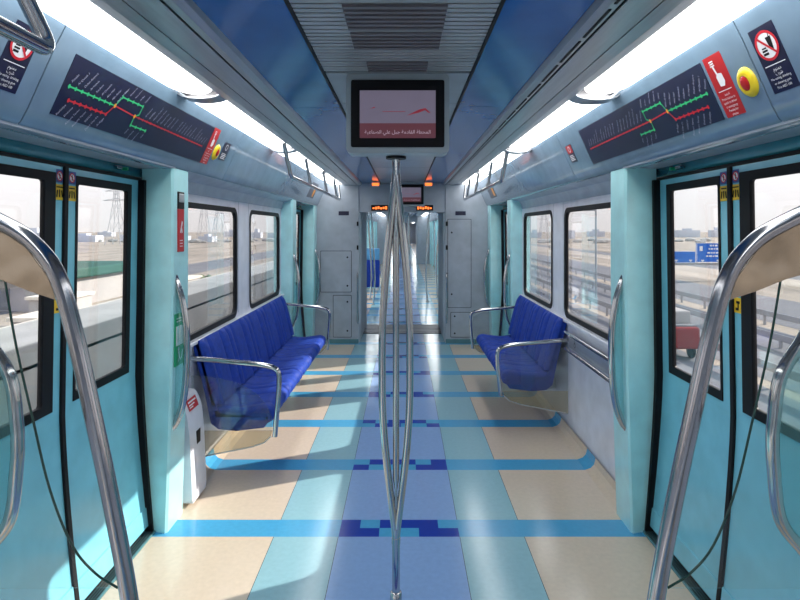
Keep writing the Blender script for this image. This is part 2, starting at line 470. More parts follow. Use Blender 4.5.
for s in (-1, 1):
    for a, b in DOOR:
        make_door(s, a, b, n); n += 1

# ------------------------------------------------------------------ ceiling
def panel_y(a, b): return a, b
ce = []
CY1 = 7.8
bm = bmesh.new()
for y in [CAR_Y0 + .033*i for i in range(int((2.22-CAR_Y0)/.033))]:
    add_box(bm, -.286, .286, y, y+.0235, 2.166, 2.172)
o = obj('ceiling', bm, 'slat'); tag(o, kind='structure')
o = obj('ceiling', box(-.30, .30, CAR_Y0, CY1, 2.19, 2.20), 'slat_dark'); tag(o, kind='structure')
bm = bmesh.new()
for a, b, w in ((-1.0, -.55, .19), (.25, .62, .19), (.86, 1.05, .17), (1.13, 1.30, .165), (1.36, 1.60, .17), (1.72, 1.90, .15), (1.98, 2.14, .13)):
    add_box(bm, -w, w, a, b, 2.1635, 2.1655)
    y = a
# dark return-air vents: recessed louvres between slats
bm.free()
for i, (a, b, w) in enumerate(((.90, 1.10, .15), (1.24, 1.46, .148), (1.535, 1.70, .145), (1.75, 1.90, .143), (2.06, 2.19, .113))):
    v = thing('air_vent', ['widest', 'second widest', 'broad', 'narrow', 'last'][i], 'vent', (0, (a+b)/2, 2.16), 'dark air vents in the slatted ceiling')
    v['label'] = ['dark louvred air vent in slatted ceiling, nearest the top edge of the photo', 'dark louvred air vent in slatted ceiling, second from the top edge',
                  'large dark louvred air vent in the middle of the slatted ceiling', 'dark louvred air vent in slatted ceiling, second from the hanging screen', 'small dark louvred vent directly in front of the hanging screen'][i]
    bmv = bmesh.new(); y = a
    while y < b:
        add_box(bmv, -w, w, y, y+.016, 2.158, 2.1655); y += .033
    obj('louvre_slats', bmv, 'vent', v)
    obj('vent_back', box(-w, w, a, b, 2.1655, 2.1662), 'slat_dark', v)
o = obj('ceiling', box(-.286, .286, 2.22, CY1, 2.166, 2.178, bev=.003), 'ceil_plate'); tag(o, kind='structure')
bm = bmesh.new()
for y in [2.9+.12*k for k in range(8)]: add_box(bm, -.2, .2, y, y+.03, 2.1645, 2.1662)
for y in (2.75, 4.1, 5.6, 7.0): add_box(bm, -.286, .286, y, y+.006, 2.1645, 2.167)
o = obj('ceiling', bm, 'slat'); tag(o, kind='structure')
for s in (-1, 1):
    # black gap, blue glossy panel
    o = obj('trim_%d' % (30 if s < 0 else 31), box(s*.287, s*.298, CAR_Y0, CY1, 2.163, 2.185), 'black'); tag(o, kind='structure')
    for a, b in ((CAR_Y0, 1.0), (1.006, 2.85), (2.856, 4.6), (4.606, 6.3), (6.306, CY1)):
        pr = [(s*(.298+.0245*k), 2.170 + .005*math.sin(math.pi*k/10)) for k in range(11)]
        o = smooth_angle(obj('ceiling', strip_profile(pr, a, b, .006), 'blue_ceil'), 30); tag(o, kind='structure')
    # silver service band, stepped
    pr = [(s*.545, 2.172), (s*.552, 2.150), (s*.575, 2.146), (s*.600, 2.148)]
    o = obj('trim_%d' % (32 if s < 0 else 33), strip_profile(pr, CAR_Y0, CY1, .005), 'silver'); tag(o, kind='structure')
    o = obj('trim_%d' % (34 if s < 0 else 35), box(s*.600, s*.612, CAR_Y0, CY1, 2.158, 2.17), 'black'); tag(o, kind='structure')
    pr = [(s*.612, 2.150), (s*.66, 2.146), (s*.705, 2.150)]
    o = smooth_angle(obj('trim_%d' % (36 if s < 0 else 37), strip_profile(pr, CAR_Y0, CY1, .005), 'silver'), 30); tag(o, kind='structure')
    o = obj('trim_%d' % (38 if s < 0 else 39), box(s*.705, s*.710, CAR_Y0, CY1, 2.156, 2.17), 'black'); tag(o, kind='structure')
    pr = [(s*.710, 2.150), (s*.76, 2.150), (s*.805, 2.158), (s*.812, 2.175)]
    o = obj('trim_%d' % (40 if s < 0 else 41), strip_profile(pr, CAR_Y0, CY1, .005), 'silver'); tag(o, kind='structure')
    # dashed slot in band
    bm = bmesh.new(); y = CAR_Y0
    while y < CY1-.3:
        add_box(bm, s*.580, s*.588, y, y+.22, 2.1435, 2.147); y += .26
    o = obj('trim_%d' % (42 if s < 0 else 43), bm, 'black'); tag(o, kind='structure')
    # cove panels, with a dark joint between each
    prof = [(1.0, 2.178), (1.012, 2.155), (1.035, 2.110), (1.12, 1.920), (1.142, 1.878), (1.165, 1.862), (1.20, 1.860)]
    cuts = [CAR_Y0, -.3, 1.70, 3.60, 5.2, 6.4, CY1]
    if s > 0: cuts = [CAR_Y0, -.3, 1.662, 3.62, 5.2, 6.4, CY1]
    for a, b in zip(cuts[:-1], cuts[1:]):
        pr = [(s*x, z) for x, z in prof]
        o = smooth_angle(obj('wall_%s' % ('left' if s < 0 else 'right'), strip_profile(pr, a+.003, b-.003, -.004*s if s > 0 else .004), 'cove'), 50); tag(o, kind='structure')
    pr = [(s*(x+.006), z+.003) for x, z in prof]
    o = obj('trim_%d' % (44 if s < 0 else 45), strip_profile(pr, CAR_Y0, CY1, .003), 'black'); tag(o, kind='structure')
    # backing above
    o = obj('trim_%d' % (46 if s < 0 else 47), box(s*.53, s*1.45, CAR_Y0, CY1, 2.20, 2.21), 'slat_dark'); tag(o, kind='structure')
    o = obj('wall_%s' % ('left' if s < 0 else 'right'), box(s*1.44, s*1.46, CAR_Y0, CY1, 1.8, 2.21), 'slat_dark'); tag(o, kind='structure')
# ceiling lights
LB = [-1.55, .84, 2.60, 4.35, 6.05, 7.78]
ords = ['nearest', 'second', 'third', 'fourth', 'farthest']
for s in (-1, 1):
    sd = 'left' if s < 0 else 'right'
    for i, (a, b) in enumerate(zip(LB[:-1], LB[1:])):
        if i == 0: lab = 'long bright white light strip along the %s ceiling edge, behind the camera end' % sd
        lab = ['short start of bright light strip over the %s side, cut by the top photo edge' % sd,
               'largest bright white light strip on the %s, above the route map' % sd,
               'second glowing light strip on the %s, past the first silver bracket' % sd,
               'third glowing light strip on the %s, above the overhead rail' % sd,
               'farthest small glowing light strip on the %s, next to the end cabinet' % sd][i]
        t = thing('ceiling_light', lab, 'ceiling light', (s*.905, (a+b)/2, 2.16), 'glowing light strips along the ceiling')
        nx = 8; bm = bmesh.new()
        ya_, yb_ = a+.050, b-.055; ysl = [ya_+(yb_-ya_-.15)*k/6 for k in range(7)] + [yb_-.15+.15*math.sin(math.pi/2*k/10) for k in range(1, 11)]
        g = []
        for y in ysl:
            k = min(1, (yb_-y)/.15); k = math.sqrt(max(0, 1-(1-k)**2))
            hw = .093*(.25+.75*k)
            g.append([bm.verts.new((s*(.905+hw*math.cos(math.pi*j/nx)), y, 2.172-.022*(.4+.6*k)*math.sin(math.pi*j/nx))) for j in range(nx+1)])
        for p, q in zip(g[:-1], g[1:]):
            for j in range(nx): bm.faces.new((p[j], p[j+1], q[j+1], q[j]))
        obj('light_diffuser', bm, 'tube', t, smooth=True)
        pr = [(s*.812, 2.176), (s*.905, 2.180), (s*1.0, 2.178)]
        obj('light_tray', strip_profile(pr, a, b, .004), 'vent', t)
        if i < 4:
            pts = [(s*(.905+.100*math.cos(math.pi*j/12)), b, 2.168-.026*math.sin(math.pi*j/12)) for j in range(13)]
            bmb = strip_profile([(p[0], p[2]) for p in pts], b-.060, b+.045, .006); obj('light_bracket', bmb, 'silver', t)

# ------------------------------------------------------------------ back wall of the car (behind camera) and end wall
o = obj('wall_back', box(-1.46, 1.46, CAR_Y0-.03, CAR_Y0, -.1, 2.21), 'cabinet'); tag(o, kind='structure')

# ------------------------------------------------------------------ signs on the coves
P0 = (1.12, 1.92); P1 = (1.035, 2.11)
SL = math.hypot(P1[0]-P0[0], P1[1]-P0[1])
def cove_m(s, y, v=0, lift=.003):
    """x axis along the reader's right, y axis up the slope, z axis into the car"""
    ux = Vector((0, 1 if s < 0 else -1, 0)); uy = Vector((s*(P1[0]-P0[0])/SL, 0, (P1[1]-P0[1])/SL)); uz = ux.cross(uy)
    o = Vector((s*P0[0], y, P0[1])) + uy*v + uz*lift
    m = Matrix.Identity(4)
    for i in range(3): m[i][0] = ux[i]; m[i][1] = uy[i]; m[i][2] = uz[i]; m[i][3] = o[i]
    return m
RED = ['Rashidiya', 'Emirates', 'Airport Terminal 3', 'Airport Terminal 1', 'GGICO', 'Deira City Centre', 'Al Rigga', 'Union', 'Khalid Bin Al Waleed', 'Al Karama', 'Al Jafiliya', 'World Trade Centre', 'Emirates Towers', 'Financial Centre', 'Burj Khalifa', 'Business Bay', 'Noor Islamic Bank', 'First Gulf Bank', 'Mall of the Emirates', 'Sharaf DG', 'Dubai Internet City', 'Nakheel', 'Dubai Marina', 'JLT', 'Nakheel Harbour', 'Ibn Battuta', 'Energy', 'Danube', 'Jebel Ali']
GREEN = ['Etisalat', 'Al Qusais 1', 'Dubai Airport Free Zone', 'Al Nahda', 'Stadium', 'Al Quiadah', 'Abu Hail', 'Abu Baker', 'Salah Al Din']
def route_map(s, ynear, yfar, label):
    y_start = ynear if s < 0 else yfar
    W = yfar-ynear; Hh = .200
    root = thing('route_map', label, 'map', (s*1.08, (ynear+yfar)/2, 1.92), 'dark route maps above the doors')
    m = cove_m(s, y_start, .004) @ Matrix.Diagonal((1, 1.05, 1, 1))
    fx = (lambda u: u*W) if s < 0 else (lambda u: (1-u)*W)
    U = lambda y: (y-1.80)/1.32
    vy = lambda v: v*Hh
    bm = bmesh.new(); add_box(bm, 0, W, 0, Hh, 0, .003); placed('map_board', bm, 'navy', root, m)
    j1 = (U(2.12), .50); j2 = (U(2.28), .46)
    g = bmesh.new(); r = bmesh.new(); w = bmesh.new(); tx = bmesh.new()
    def seg(b, p, q, wd=.0052): bar(b, (fx(p[0]), vy(p[1])), (fx(q[0]), vy(q[1])), wd, .0042)
    def dots(b, p, q, n, rad=.0075):
        for k in range(n):
            t = k/(n-1) if n > 1 else 0
            bmx = b; disc(bmx, fx(p[0]+(q[0]-p[0])*t), vy(p[1]+(q[1]-p[1])*t), rad, .0046, 10, .8)
    def names(L, p, q, up, size=.0125):
        n = len(L)
        for k, nm in enumerate(L):
            t = k/(n-1) if n > 1 else 0; x = fx(p[0]+(q[0]-p[0])*t); y = vy(p[1]+(q[1]-p[1])*t)
            ang = math.radians(58)
            nm = nm[:13]
            tb = bmesh.new()
            if up: add_text(tb, nm, size, x+.003, y+.016, .0044, ang, 'LEFT')
            else: add_text(tb, nm, size, x-.003, y-.016, .0044, ang, 'RIGHT')
            placed('station_name', tb, 'grey_print', root, m)
    gs = (U(1.83), .50); seg(g, gs, j1); dots(g, gs, j1, 9)
    loop = [j1, (U(2.145), .70), (U(2.31), .70), (U(2.31), .52), j2]
    for p, q in zip(loop[:-1], loop[1:]): seg(g, p, q)
    dots(g, loop[1], loop[2], 5)
    lg = [j2, (U(2.28), .27), (U(2.41), .27)]
    for p, q in zip(lg[:-1], lg[1:]): seg(g, p, q)
    dots(g, lg[1], lg[2], 4)
    rs = (U(1.855), .29); re = (U(2.087), .30)
    seg(r, rs, re); seg(r, re, j1); dots(r, rs, re, 8)
    rf = (U(3.05), .42); seg(r, j1, j2); seg(r, j2, rf); dots(r, j2, rf, 22, .006)
    w.free()
    for j in (j1, j2):
        w = bmesh.new(); disc(w, fx(j[0]), vy(j[1]), .009, .0048, 14, .8); placed('interchange_mark', w, 'orange_print', root, m)
    placed('green_line', g, 'green_print', root, m); placed('red_line', r, 'redline', root, m)
    tx.free(); tx = None
    names(GREEN, gs, j1, True); names(RED[:7], rs, re, False)
    names(['Union', 'Baniyas Sq', 'Palm Deira', 'Al Ras', 'Ghubaiba'], loop[1], loop[2], True, .011)
    names(['Fahidi', 'Oud Metha', 'Healthcare', 'Jadaf'], lg[1], lg[2], False, .011)
    names(RED[9:17], (U(2.36), .45), (U(2.62), .44), True, .012); names(RED[17:29], (U(2.68), .44), rf, True, .012)
    return root
route_map(-1, 1.80, 3.12, 'dark route map with green and red lines on the left, above the left doors')
route_map(1, 1.90, 3.22, 'dark route map with green and red lines on the right, beside the red notice')

def prohibition_sign(s, yc, label, w=.105):
    root = thing('prohibition_sign', label, 'sign', (s*1.08, yc, 1.92))
    m = cove_m(s, yc, .026)
    bm = bmesh.new(); add_box(bm, -w/2, w/2, 0, .196, 0, .002); placed('sign_board', bm, 'navy', root, m)
    bm = bmesh.new(); disc(bm, 0, .138, .044, .003); placed('sign_disc', bm, 'white_print', root, m)
    bm = bmesh.new(); flat(bm, [(.004, .160), (.026, .160), (.021, .122), (.009, .122)], .0034); bar(bm, (.018, .160), (.022, .172), .003, .0034)
    rect(bm, -.026, -.004, .112, .119, .0034); rect(bm, -.026, -.004, .122, .128, .0034); rect(bm, -.024, -.006, .131, .135, .0034)
    placed('food_and_drink_pictogram', bm, 'black', root, m)
    bm = bmesh.new(); ring(bm, 0, .138, .037, .045, .0038); bar(bm, (-.029, .168), (.029, .108), .007, .004); placed('prohibition_ring', bm, 'redline', root, m)
    bm = bmesh.new(); rect(bm, -.042, .042, .080, .0825, .003)
    for i, t in enumerate(['ممنوع الأكل', 'والشرب', 'No eating, drinking', 'or chewing gum', 'Fine AED 100']):
        if i < 2: add_text(bm, ['\uFEE1\uFEEE\uFEE8\uFEE4\uFEE3'[::1], '\uFE8F\uFEAE\uFEB7'][i], .014, 0, .068-i*.014, .003)
        else: add_text(bm, t, .0105, 0, .068-i*.0135, .003)
    placed('sign_text', bm, 'white_print', root, m)
prohibition_sign(1, 1.578, 'navy no eating or drinking sign at the top right corner, past the yellow button')
prohibition_sign(-1, 1.575, 'navy no eating or drinking sign at the top left corner, near the overhead rail')

def red_notice(s, yc, label, w=.10):
    root = thing('emergency_notice', label, 'sign', (s*1.08, yc, 1.92))
    m = cove_m(s, yc, .004) @ Matrix.Diagonal((1, 1.07, 1, 1))
    bm = bmesh.new(); add_box(bm, -w/2, w/2, 0, .200, 0, .002); placed('sign_board', bm, 'red', root, m)
    bm = bmesh.new(); flat(bm, [(-.013, .100), (.010, .098), (.020, .112), (.018, .138), (-.004, .142), (-.016, .132)], .003)
    bar(bm, (-.006, .138), (-.012, .165), .008, .003); rect(bm, -.024, .000, .166, .170, .003); rect(bm, -.022, -.002, .173, .177, .003); rect(bm, -.024, .0, .180, .184, .003)
    rect(bm, -.036, .036, .084, .0865, .003)
    for i, t in enumerate(['\uFE8D\uFEBF\uFED0\uFEC2'[::-1], 'Press button to', 'speak to driver', 'in emergency', 'Penalty for', 'misuse']):
        add_text(bm, t, .0115, 0, .072-i*.013, .003)
    placed('hand_pictogram_and_text', bm, 'white_print', root, m)
red_notice(1, 1.832, 'red pointing hand notice between the right route map and yellow button')
red_notice(-1, 3.175, 'narrow red notice at the far end of the left route map')
def yellow_button(s, yc, label):
    root = thing('emergency_button', label, 'button', (s*1.08, yc, 2.01))
    m = cove_m(s, yc, .090, 0) @ Matrix.Diagonal((.80, .95, 1, 1))
    bm = bmesh.new(); 
    prof = [(.052, 0), (.051, .007), (.044, .014), (.034, .017), (.0265, .0165), (.026, .010)]
    def lathe(bm, prof, n=32, capl=False):
        R = [[bm.verts.new((r*math.cos(2*math.pi*k/n), r*math.sin(2*math.pi*k/n), z)) for k in range(n)] for r, z in prof]
        for a, b in zip(R[:-1], R[1:]):
            for k in range(n): bm.faces.new((a[k], a[(k+1) % n], b[(k+1) % n], b[k]))
        if capl: bm.faces.new(R[-1])
    lathe(bm, prof); smooth_angle(placed('yellow_ring', bm, 'yellow', root, m))
    bm = bmesh.new(); lathe(bm, [(.0255, .004), (.0245, .016), (.020, .019), (.010, .020)], capl=True); smooth_angle(placed('red_push_cap', bm, 'red', root, m))
yellow_button(1, 1.715, 'yellow ringed red emergency button on the right, beside the red notice')
yellow_button(-1, 3.285, 'small yellow emergency button on the left, past the red notice')
def small_sign(s, yc, label):
    root = thing('notice_sticker', label, 'sign', (s*1.08, yc, 1.97)); m = cove_m(s, yc, .055)
    bm = bmesh.new(); add_box(bm, -.055, .055, 0, .115, 0, .002); placed('sticker_board', bm, 'navy', root, m)
    bm = bmesh.new(); rect(bm, -.05, .05, .06, .110, .0026); placed('sticker_header', bm, 'red' if s > 0 else 'navy', root, m)
    bm = bmesh.new(); ring(bm, -.0, .086, .014, .02, .003); 
    for i in range(4): rect(bm, -.04, .04-.01*(i % 2), .012+i*.010, .017+i*.010, .003)
    placed('sticker_print', bm, 'white_print', root, m)
small_sign(1, 3.50, 'small dark and red sticker at the far end of the right route map')
small_sign(-1, 3.42, 'small dark sticker past the left yellow emergency button')
# far dark/colour sticker at end
for s, lab in ((-1, 'tiny dark poster high on the far left cove near the end cabinet'), (1, 'tiny dark poster high on the far right cove near the end cabinet')):
    root = thing('notice_sticker', lab, 'sign', (s*1.08, 6.75, 1.95)); m = cove_m(s, 6.75, .01)
    bm = bmesh.new(); add_box(bm, -.22, .22, 0, .19, 0, .002); placed('sticker_board', bm, 'navy', root, m)
    bm = bmesh.new(); rect(bm, .05, .16, .02, .12, .003); placed('orange_patch', bm, 'orange_print', root, m)

# ------------------------------------------------------------------ TV and central pole
def tv(y, label, sc=1.0, z0=1.85, x=0.0):
    root = thing('hanging_screen', label, 'screen', (x, y, z0))
    w = .205; zt = 2.14; zb = z0
    bm = poly2d(rrect(x-w, x+w, zb, zt+.025, .022), [], .10, XZ(y)); o = smooth_angle(obj('screen_housing', bm, 'tv_body', root), 50)
    obj('screen_bezel', poly2d(rrect(x-.185, x+.185, zb+.024, zt, .008), [], .006, XZ(y-.052)), 'black', root)
    obj('picture_area', box(x-.150, x+.150, y-.0565, y-.0552, zb+.118, zt-.042), 'tv_up', root)
    obj('caption_band', box(x-.150, x+.150, y-.0565, y-.0552, zb+.060, zb+.118), 'tv_dn', root)
    tm = Matrix(((1, 0, 0, x), (0, 0, -1, y-.0575), (0, 1, 0, zb), (0, 0, 0, 1)))
    bm = bmesh.new(); flat(bm, [(.035, .148), (.085, .172), (.110, .178), (.130, .158), (.120, .160), (.108, .170), (.085, .160)]); flat(bm, [(-.108, .175), (-.095, .182), (-.088, .182), (-.092, .178)])
    bar(bm, (-.06, .164), (.03, .164), .002)
    placed('red_arrow_graphic', bm, 'tv_red', root, tm)
    # next-station caption in joined Arabic letter forms, laid out right to left
    s = '\uFE94\uFEF4\uFECB\uFE8E\uFEE8\uFEBC\uFEDF\uFE8D \uFEF2\uFEE0\uFECB \uFEDE\uFE92\uFE9F \uFE94\uFEE3\uFEA9\uFE8E\uFED8\uFEDF\uFE8D \uFE94\uFEC4\uFEA4\uFEE4\uFEDF\uFE8D'
    bm = bmesh.new(); add_text(bm, s, .0195, 0, .083); placed('caption_text', bm, 'tv_text', root, tm)
    # mounting pillar to ceiling
    obj('ceiling_mount', box(x-.15, x+.15, y-.04, y+.04, 2.155, 2.168), 'tv_body', root)
    return root
tv(2.27, 'large hanging screen with black bezel above the central branching pole')
tv(7.45, 'small far hanging screen in front of the end wall, right of the pole top', x=.10)

def centre_pole(px, py, label):
    root = thing('branching_pole', label, 'pole', (px, py, 0))
    zt, zb = 1.80, .26
    r = .0165
    tobj('upper_tube', [(px, py, zt-.03), (px, py, 1.853)], r, 'chrome', root, n=20)
    tobj('lower_tube', [(px, py, .02), (px, py, zb+.05)], r, 'chrome', root, n=20)
    for sg in (-1, 1):
        pts = []
        for k in range(41):
            t = k/40; z = zb + (zt-zb)*t
            u = min(1, t/.42) if t < .5 else min(1, (1-t)/.50)
            off = .0575*(math.sin(u*math.pi/2))**1.15
            pts.append((px+sg*off, py, z))
        tobj('bowed_branch', pts, r*.93, 'chrome', root, n=18)
    zz = [.30, .47, .50, .515, 1.50, 1.53, 1.56, 1.74]
    tobj('centre_bar', [(px, py, z) for z in zz], r, 'chrome', root, n=18, radii=[.005, .006, .011, .0135, .0135, .0135, .009, .006])
    bm = tube([(px, py, 1.840), (px, py, 1.852)], .042, n=28); obj('top_flange', bm, 'black', root)
    tobj('base_collar', [(px, py, .0), (px, py, .045), (px, py, .05)], .024, 'chrome', root, n=24, radii=[.024, .024, .019])
    tobj('joint_collar', [(px, py, zb-.012), (px, py, zb+.012)], .0185, 'chrome', root, n=20)
    return root
centre_pole(-.008, 2.32, 'polished steel pole with bowed branches standing in the aisle below the screen')

# ------------------------------------------------------------------ benches
def sheet(bm, nu, nv, f, g):
    A = [[bm.verts.new(f(i/nu, j/nv)) for j in range(nv+1)] for i in range(nu+1)]
    B = [[bm.verts.new(g(i/nu, j/nv)) for j in range(nv+1)] for i in range(nu+1)]
    for i in range(nu):
        for j in range(nv):
            bm.faces.new((A[i][j], A[i+1][j], A[i+1][j+1], A[i][j+1])); bm.faces.new((B[i][j], B[i][j+1], B[i+1][j+1], B[i+1][j]))
    for i in range(nu):
        bm.faces.new((A[i][0], B[i][0], B[i+1][0], A[i+1][0])); bm.faces.new((A[i][nv], A[i+1][nv], B[i+1][nv], B[i][nv]))
    for j in range(nv):
        bm.faces.new((A[0][j], A[0][j+1], B[0][j+1], B[0][j])); bm.faces.new((A[nu][j], B[nu][j], B[nu][j+1], A[nu][j+1]))
def interp(P, t):
    L = [0]
    for a, b in zip(P[:-1], P[1:]): L.append(L[-1]+math.hypot(b[0]-a[0], b[1]-a[1]))
    d = t*L[-1]
    for k in range(len(P)-1):
        if d <= L[k+1]+1e-9:
            u = (d-L[k])/(L[k+1]-L[k]); return (P[k][0]+(P[k+1][0]-P[k][0])*u, P[k][1]+(P[k+1][1]-P[k][1])*u)
    return P[-1]
def sp2(P, n=6):
    return [(v.x, v.y) for v in spline([(a, b, 0) for a, b in P], n)]
BACK = sp2([(1.105, .475), (1.125, .56), (1.155, .68), (1.190, .80), (1.215, .868)])
SEAT = sp2([(1.13, .452), (1.02, .440), (.90, .452), (.825, .462), (.790, .448), (.775, .415), (.785, .375)])
def bench(s, y0, n, sw, label, glass_curve=False):
    root = thing('bench', label, 'bench', (s*1.0, y0+n*sw/2, 0), 'blue fabric benches along the side walls')
    for i in range(n):
        a = y0+i*sw+.004; b = y0+(i+1)*sw-.004
        def wing(u, amp):
            e = abs(u-.5)*2
            edge = max(0, (e-.88)/.12)
            groove = math.exp(-((e-.52)/.07)**2)
            return amp*(.35*max(0, (e-.5)/.5) + .25*(e < .45)*0) - amp*.55*groove - amp*.8*edge**2
        def fb(u, t):
            x, z = interp(BACK, t); taper = 0
            y = a+(b-a)*u; top = max(0, (t-.9)/.1)
            d = wing(u, .046)*(1-top) - .012*top**2
            return (s*(x-d), y, z)
        def gb(u, t):
            x, z = interp(BACK, t); return (s*(x+.045), a+(b-a)*u, z-.01)
        bm = bmesh.new(); sheet(bm, 26, 16, fb, gb); smooth_angle(obj('backrest', bm, 'seat', root), 60)
        def fs(u, t):
            x, z = interp(SEAT, t); d = wing(u, .034)
            if t > .7: return (s*(x-d*.6), a+(b-a)*u, z+d*.3)
            return (s*x, a+(b-a)*u, z+d)
        def gs(u, t):
            x, z = interp(SEAT, t)
            return (s*max(x, .81), a+(b-a)*u, min(z-.03, .40) if t < .85 else .365)
        bm = bmesh.new(); sheet(bm, 26, 20, fs, gs); smooth_angle(obj('seat_cushion', bm, 'seat', root), 60)
    y1 = y0+n*sw
    sh = [(.80, .375), (.83, .335), (1.0, .315), (1.11, .325), (1.155, .36), (1.195, .55), (1.262, .82), (1.262, .86), (1.235, .862), (1.14, .50), (1.10, .42), (.83, .40)]
    bm = bmesh.new()
    A = [bm.verts.new((s*x, y0+.004, z)) for x, z in sh]; B = [bm.verts.new((s*x, y1-.004, z)) for x, z in sh]
    bm.faces.new(A); bm.faces.new(B[::-1])
    for k in range(len(sh)): bm.faces.new((A[k], A[(k+1) % len(sh)], B[(k+1) % len(sh)], B[k]))
    obj('bench_shell', bm, 'seat', root)
    bm = bmesh.new()
    for yy in (y0+.35, y1-.35): add_box(bm, s*1.02, s*1.268, yy-.03, yy+.03, .24, .34, bev=.01)
    obj('wall_bracket', bm, 'silver', root)
    return root
bench(-1, 3.42, 5, .465, 'long blue five-seat bench on the left wall under the windows')
bench(1, 4.26, 4, .385, 'shorter blue four-seat bench on the right wall under the windows')

def hoop(s, y, ztop, xf, label, plate=True, curved=False, zb=.30):
    root = thing('armrest_screen', label, 'armrest', (s*1.2, y, .16), 'steel hoop screens at the bench ends')
    pts = fillet([(s*1.262, y, ztop+.055), (s*(xf+.10), y, ztop+.015), (s*xf, y, ztop-.01), (s*xf, y, ztop-.12), (s*(xf+.025), y, zb)], .075, 8)
    tobj('hoop_tube', pts, .0155, 'chrome', root)
    xo = xf+.03
    # curved-edge lower plate and glass
    lo = [(s*1.255, .165), (s*(xo+.14), .235), (s*(xo+.06), .262), (s*(xo+.02), .30), (s*(xo+.01), .335), (s*1.255, .335)]
    if plate: obj('kick_plate', poly2d(lo, [], .004, XZ(y)), 'screen_tan', root)
    if curved:
        c = [(s*(xo+.01 + (1.255-xo-.01)*math.sin(t)), .337 + (ztop-.06-.337)*math.cos(t)*1.0) for t in [math.pi/2*k/14 for k in range(15)]]
        c = [(s*(1.255-(1.255-xo-.01)*math.sin(t)), .337+(ztop-.05-.337)*math.cos(t)**.8) for t in [math.pi/2*k/14 for k in range(14)]]
        gp = [(s*1.255, .337)] + c + [(s*(xo+.01), .337)]
        obj('glass_panel', poly2d(gp, [], .006, XZ(y)), 'screen', root)
    else:
        gp = [(s*1.255, .337), (s*1.255, ztop+.035), (s*(xf+.12), ztop-.005), (s*(xf+.03), ztop-.05), (s*(xo-.012), ztop-.12), (s*(xo+.01), .337)]
        obj('glass_panel', poly2d(gp, [], .006, XZ(y)), 'screen', root)
    bm = tube([(s*1.255, y, .165), (s*(xo+.14), y, .235), (s*(xo+.06), y, .262), (s*(xo+.02), y, .30)], .004, n=8); obj('lower_edge', bm, 'silver', root)
    return root
hoop(-1, 3.375, .717, .728, 'steel hoop and clear panel at the near end of the left bench', curved=True)
hoop(-1, 5.80, .725, .745, 'steel hoop at the far end of the left bench')
hoop(1, 4.20, .665, .725, 'steel hoop and clear panel at the near end of the right bench')
hoop(1, 5.86, .685, .72, 'steel hoop at the far end of the right bench')

# ------------------------------------------------------------------ near tall windscreens
def windscreen(s, label):
    Y = 1.25
    def P(px, py):   # measured outline points in metres
        return ((px-404)*Y/560+CX, Y, 1.55-(py-229)*Y/560)
    L = [(-75, 200), (-35, 207), (0, 222), (32, 242), (57, 275), (75, 335), (94, 420), (110, 495), (128, 590), (140, 680), (149, 770), (150, 830)]
    out = [P(*p) for p in L]
    if s > 0: out = [(-x+.0, y, z) for x, y, z in out]
    root = thing('windscreen', label, 'screen', (s*.95, Y, 0), 'tall bowed steel screens nearest the camera')
    tobj('bowed_tube', spline(out, 8), .0185, 'chrome_dark', root, n=20)
    # brushed top plate between tube and glass
    def q(px, py):
        x, y, z = P(px, py); return (-x if s > 0 else x, z)
    top = [q(*p) for p in ((-75, 212), (-35, 216), (0, 230), (27, 248), (49, 278), (57, 300), (30, 291), (0, 279), (-40, 268), (-75, 262))]
    o = obj('top_plate', poly2d(top, [], .006, XZ(Y)), 'plate', root)
    gedge = spline([(5, 280, 0), (16, 345, 0), (33, 420, 0), (50, 490, 0), (72, 545, 0), (95, 573, 0), (118, 588, 0)], 5)
    ge = [q(v.x, v.y) for v in gedge]
    gp = [q(-75, 262), q(-40, 268), q(0, 279)] + ge + [q(128, 600), q(140, 690), q(146, 800), q(-75, 800)]
    gl = [q(-75, 262), q(-40, 268), q(0, 279)] + ge[:-1] + [q(118, 588), q(90, 640), q(-75, 640)]
    # glass fills the side away from the aisle
    obj('glass_panel', poly2d(gl[:3]+ge+[q(-75, 588)], [], .006, XZ(Y)), 'screen_clear', root)
    tobj('glass_edge', [(a, Y, b) for a, b in ge], .0026, 'green_edge', root, n=8)
    tobj('floor_bracket', [out[-1], (out[-1][0], Y, 0)], .0185, 'chrome', root) if out[-1][2] > .02 else None
    return root
M['screen_clear'] = glass_mat('screen_clear_glass', (.95, .97, .96), .8)
windscreen(-1, 'tall bowed steel windscreen at the left edge, nearest the camera')
windscreen(1, 'tall bowed steel windscreen at the right edge, nearest the camera')

# ------------------------------------------------------------------ pillar grab rails
def grab(s, y, label, xm=1.10, xe=1.185, z0=.51, z1=1.34, near=False):
    root = thing('grab_rail', label, 'handrail', (s*1.16, y, z0), 'bowed grab rails on the door pillars')
    pts = spline([(s*(xe), y, z1), (s*(xe-.030), y, z1-.06), (s*(xm+.022), y, z1-.17), (s*(xm+.003), y, z1-.30), (s*xm, y, (z0+z1)/2), (s*(xm+.003), y, z0+.28), (s*(xm+.022), y, z0+.13), (s*(xe-.03), y, z0+.04), (s*xe, y, z0)], 6)
    tobj('bowed_rail', pts, .0175, 'chrome', root)
    inner = [(p.x, p.z) for p in pts]
    obj('infill_panel', poly2d(inner, [], .005, XZ(y)), 'infill', root)
grab(-1, 2.90, 'bowed steel grab rail on the left mint pillar beside the green sign')
grab(1, 2.90, 'bowed steel grab rail on the right mint pillar past the right doors', xm=1.10)
grab(-1, 1.585, 'bowed steel grab rail at the left photo edge, in front of the doors', xm=1.068, xe=1.185, z0=.60, z1=1.30)
grab(1, 1.585, 'bowed steel grab rail at the right photo edge, in front of the doors', xm=1.068, xe=1.185, z0=.60, z1=1.30)
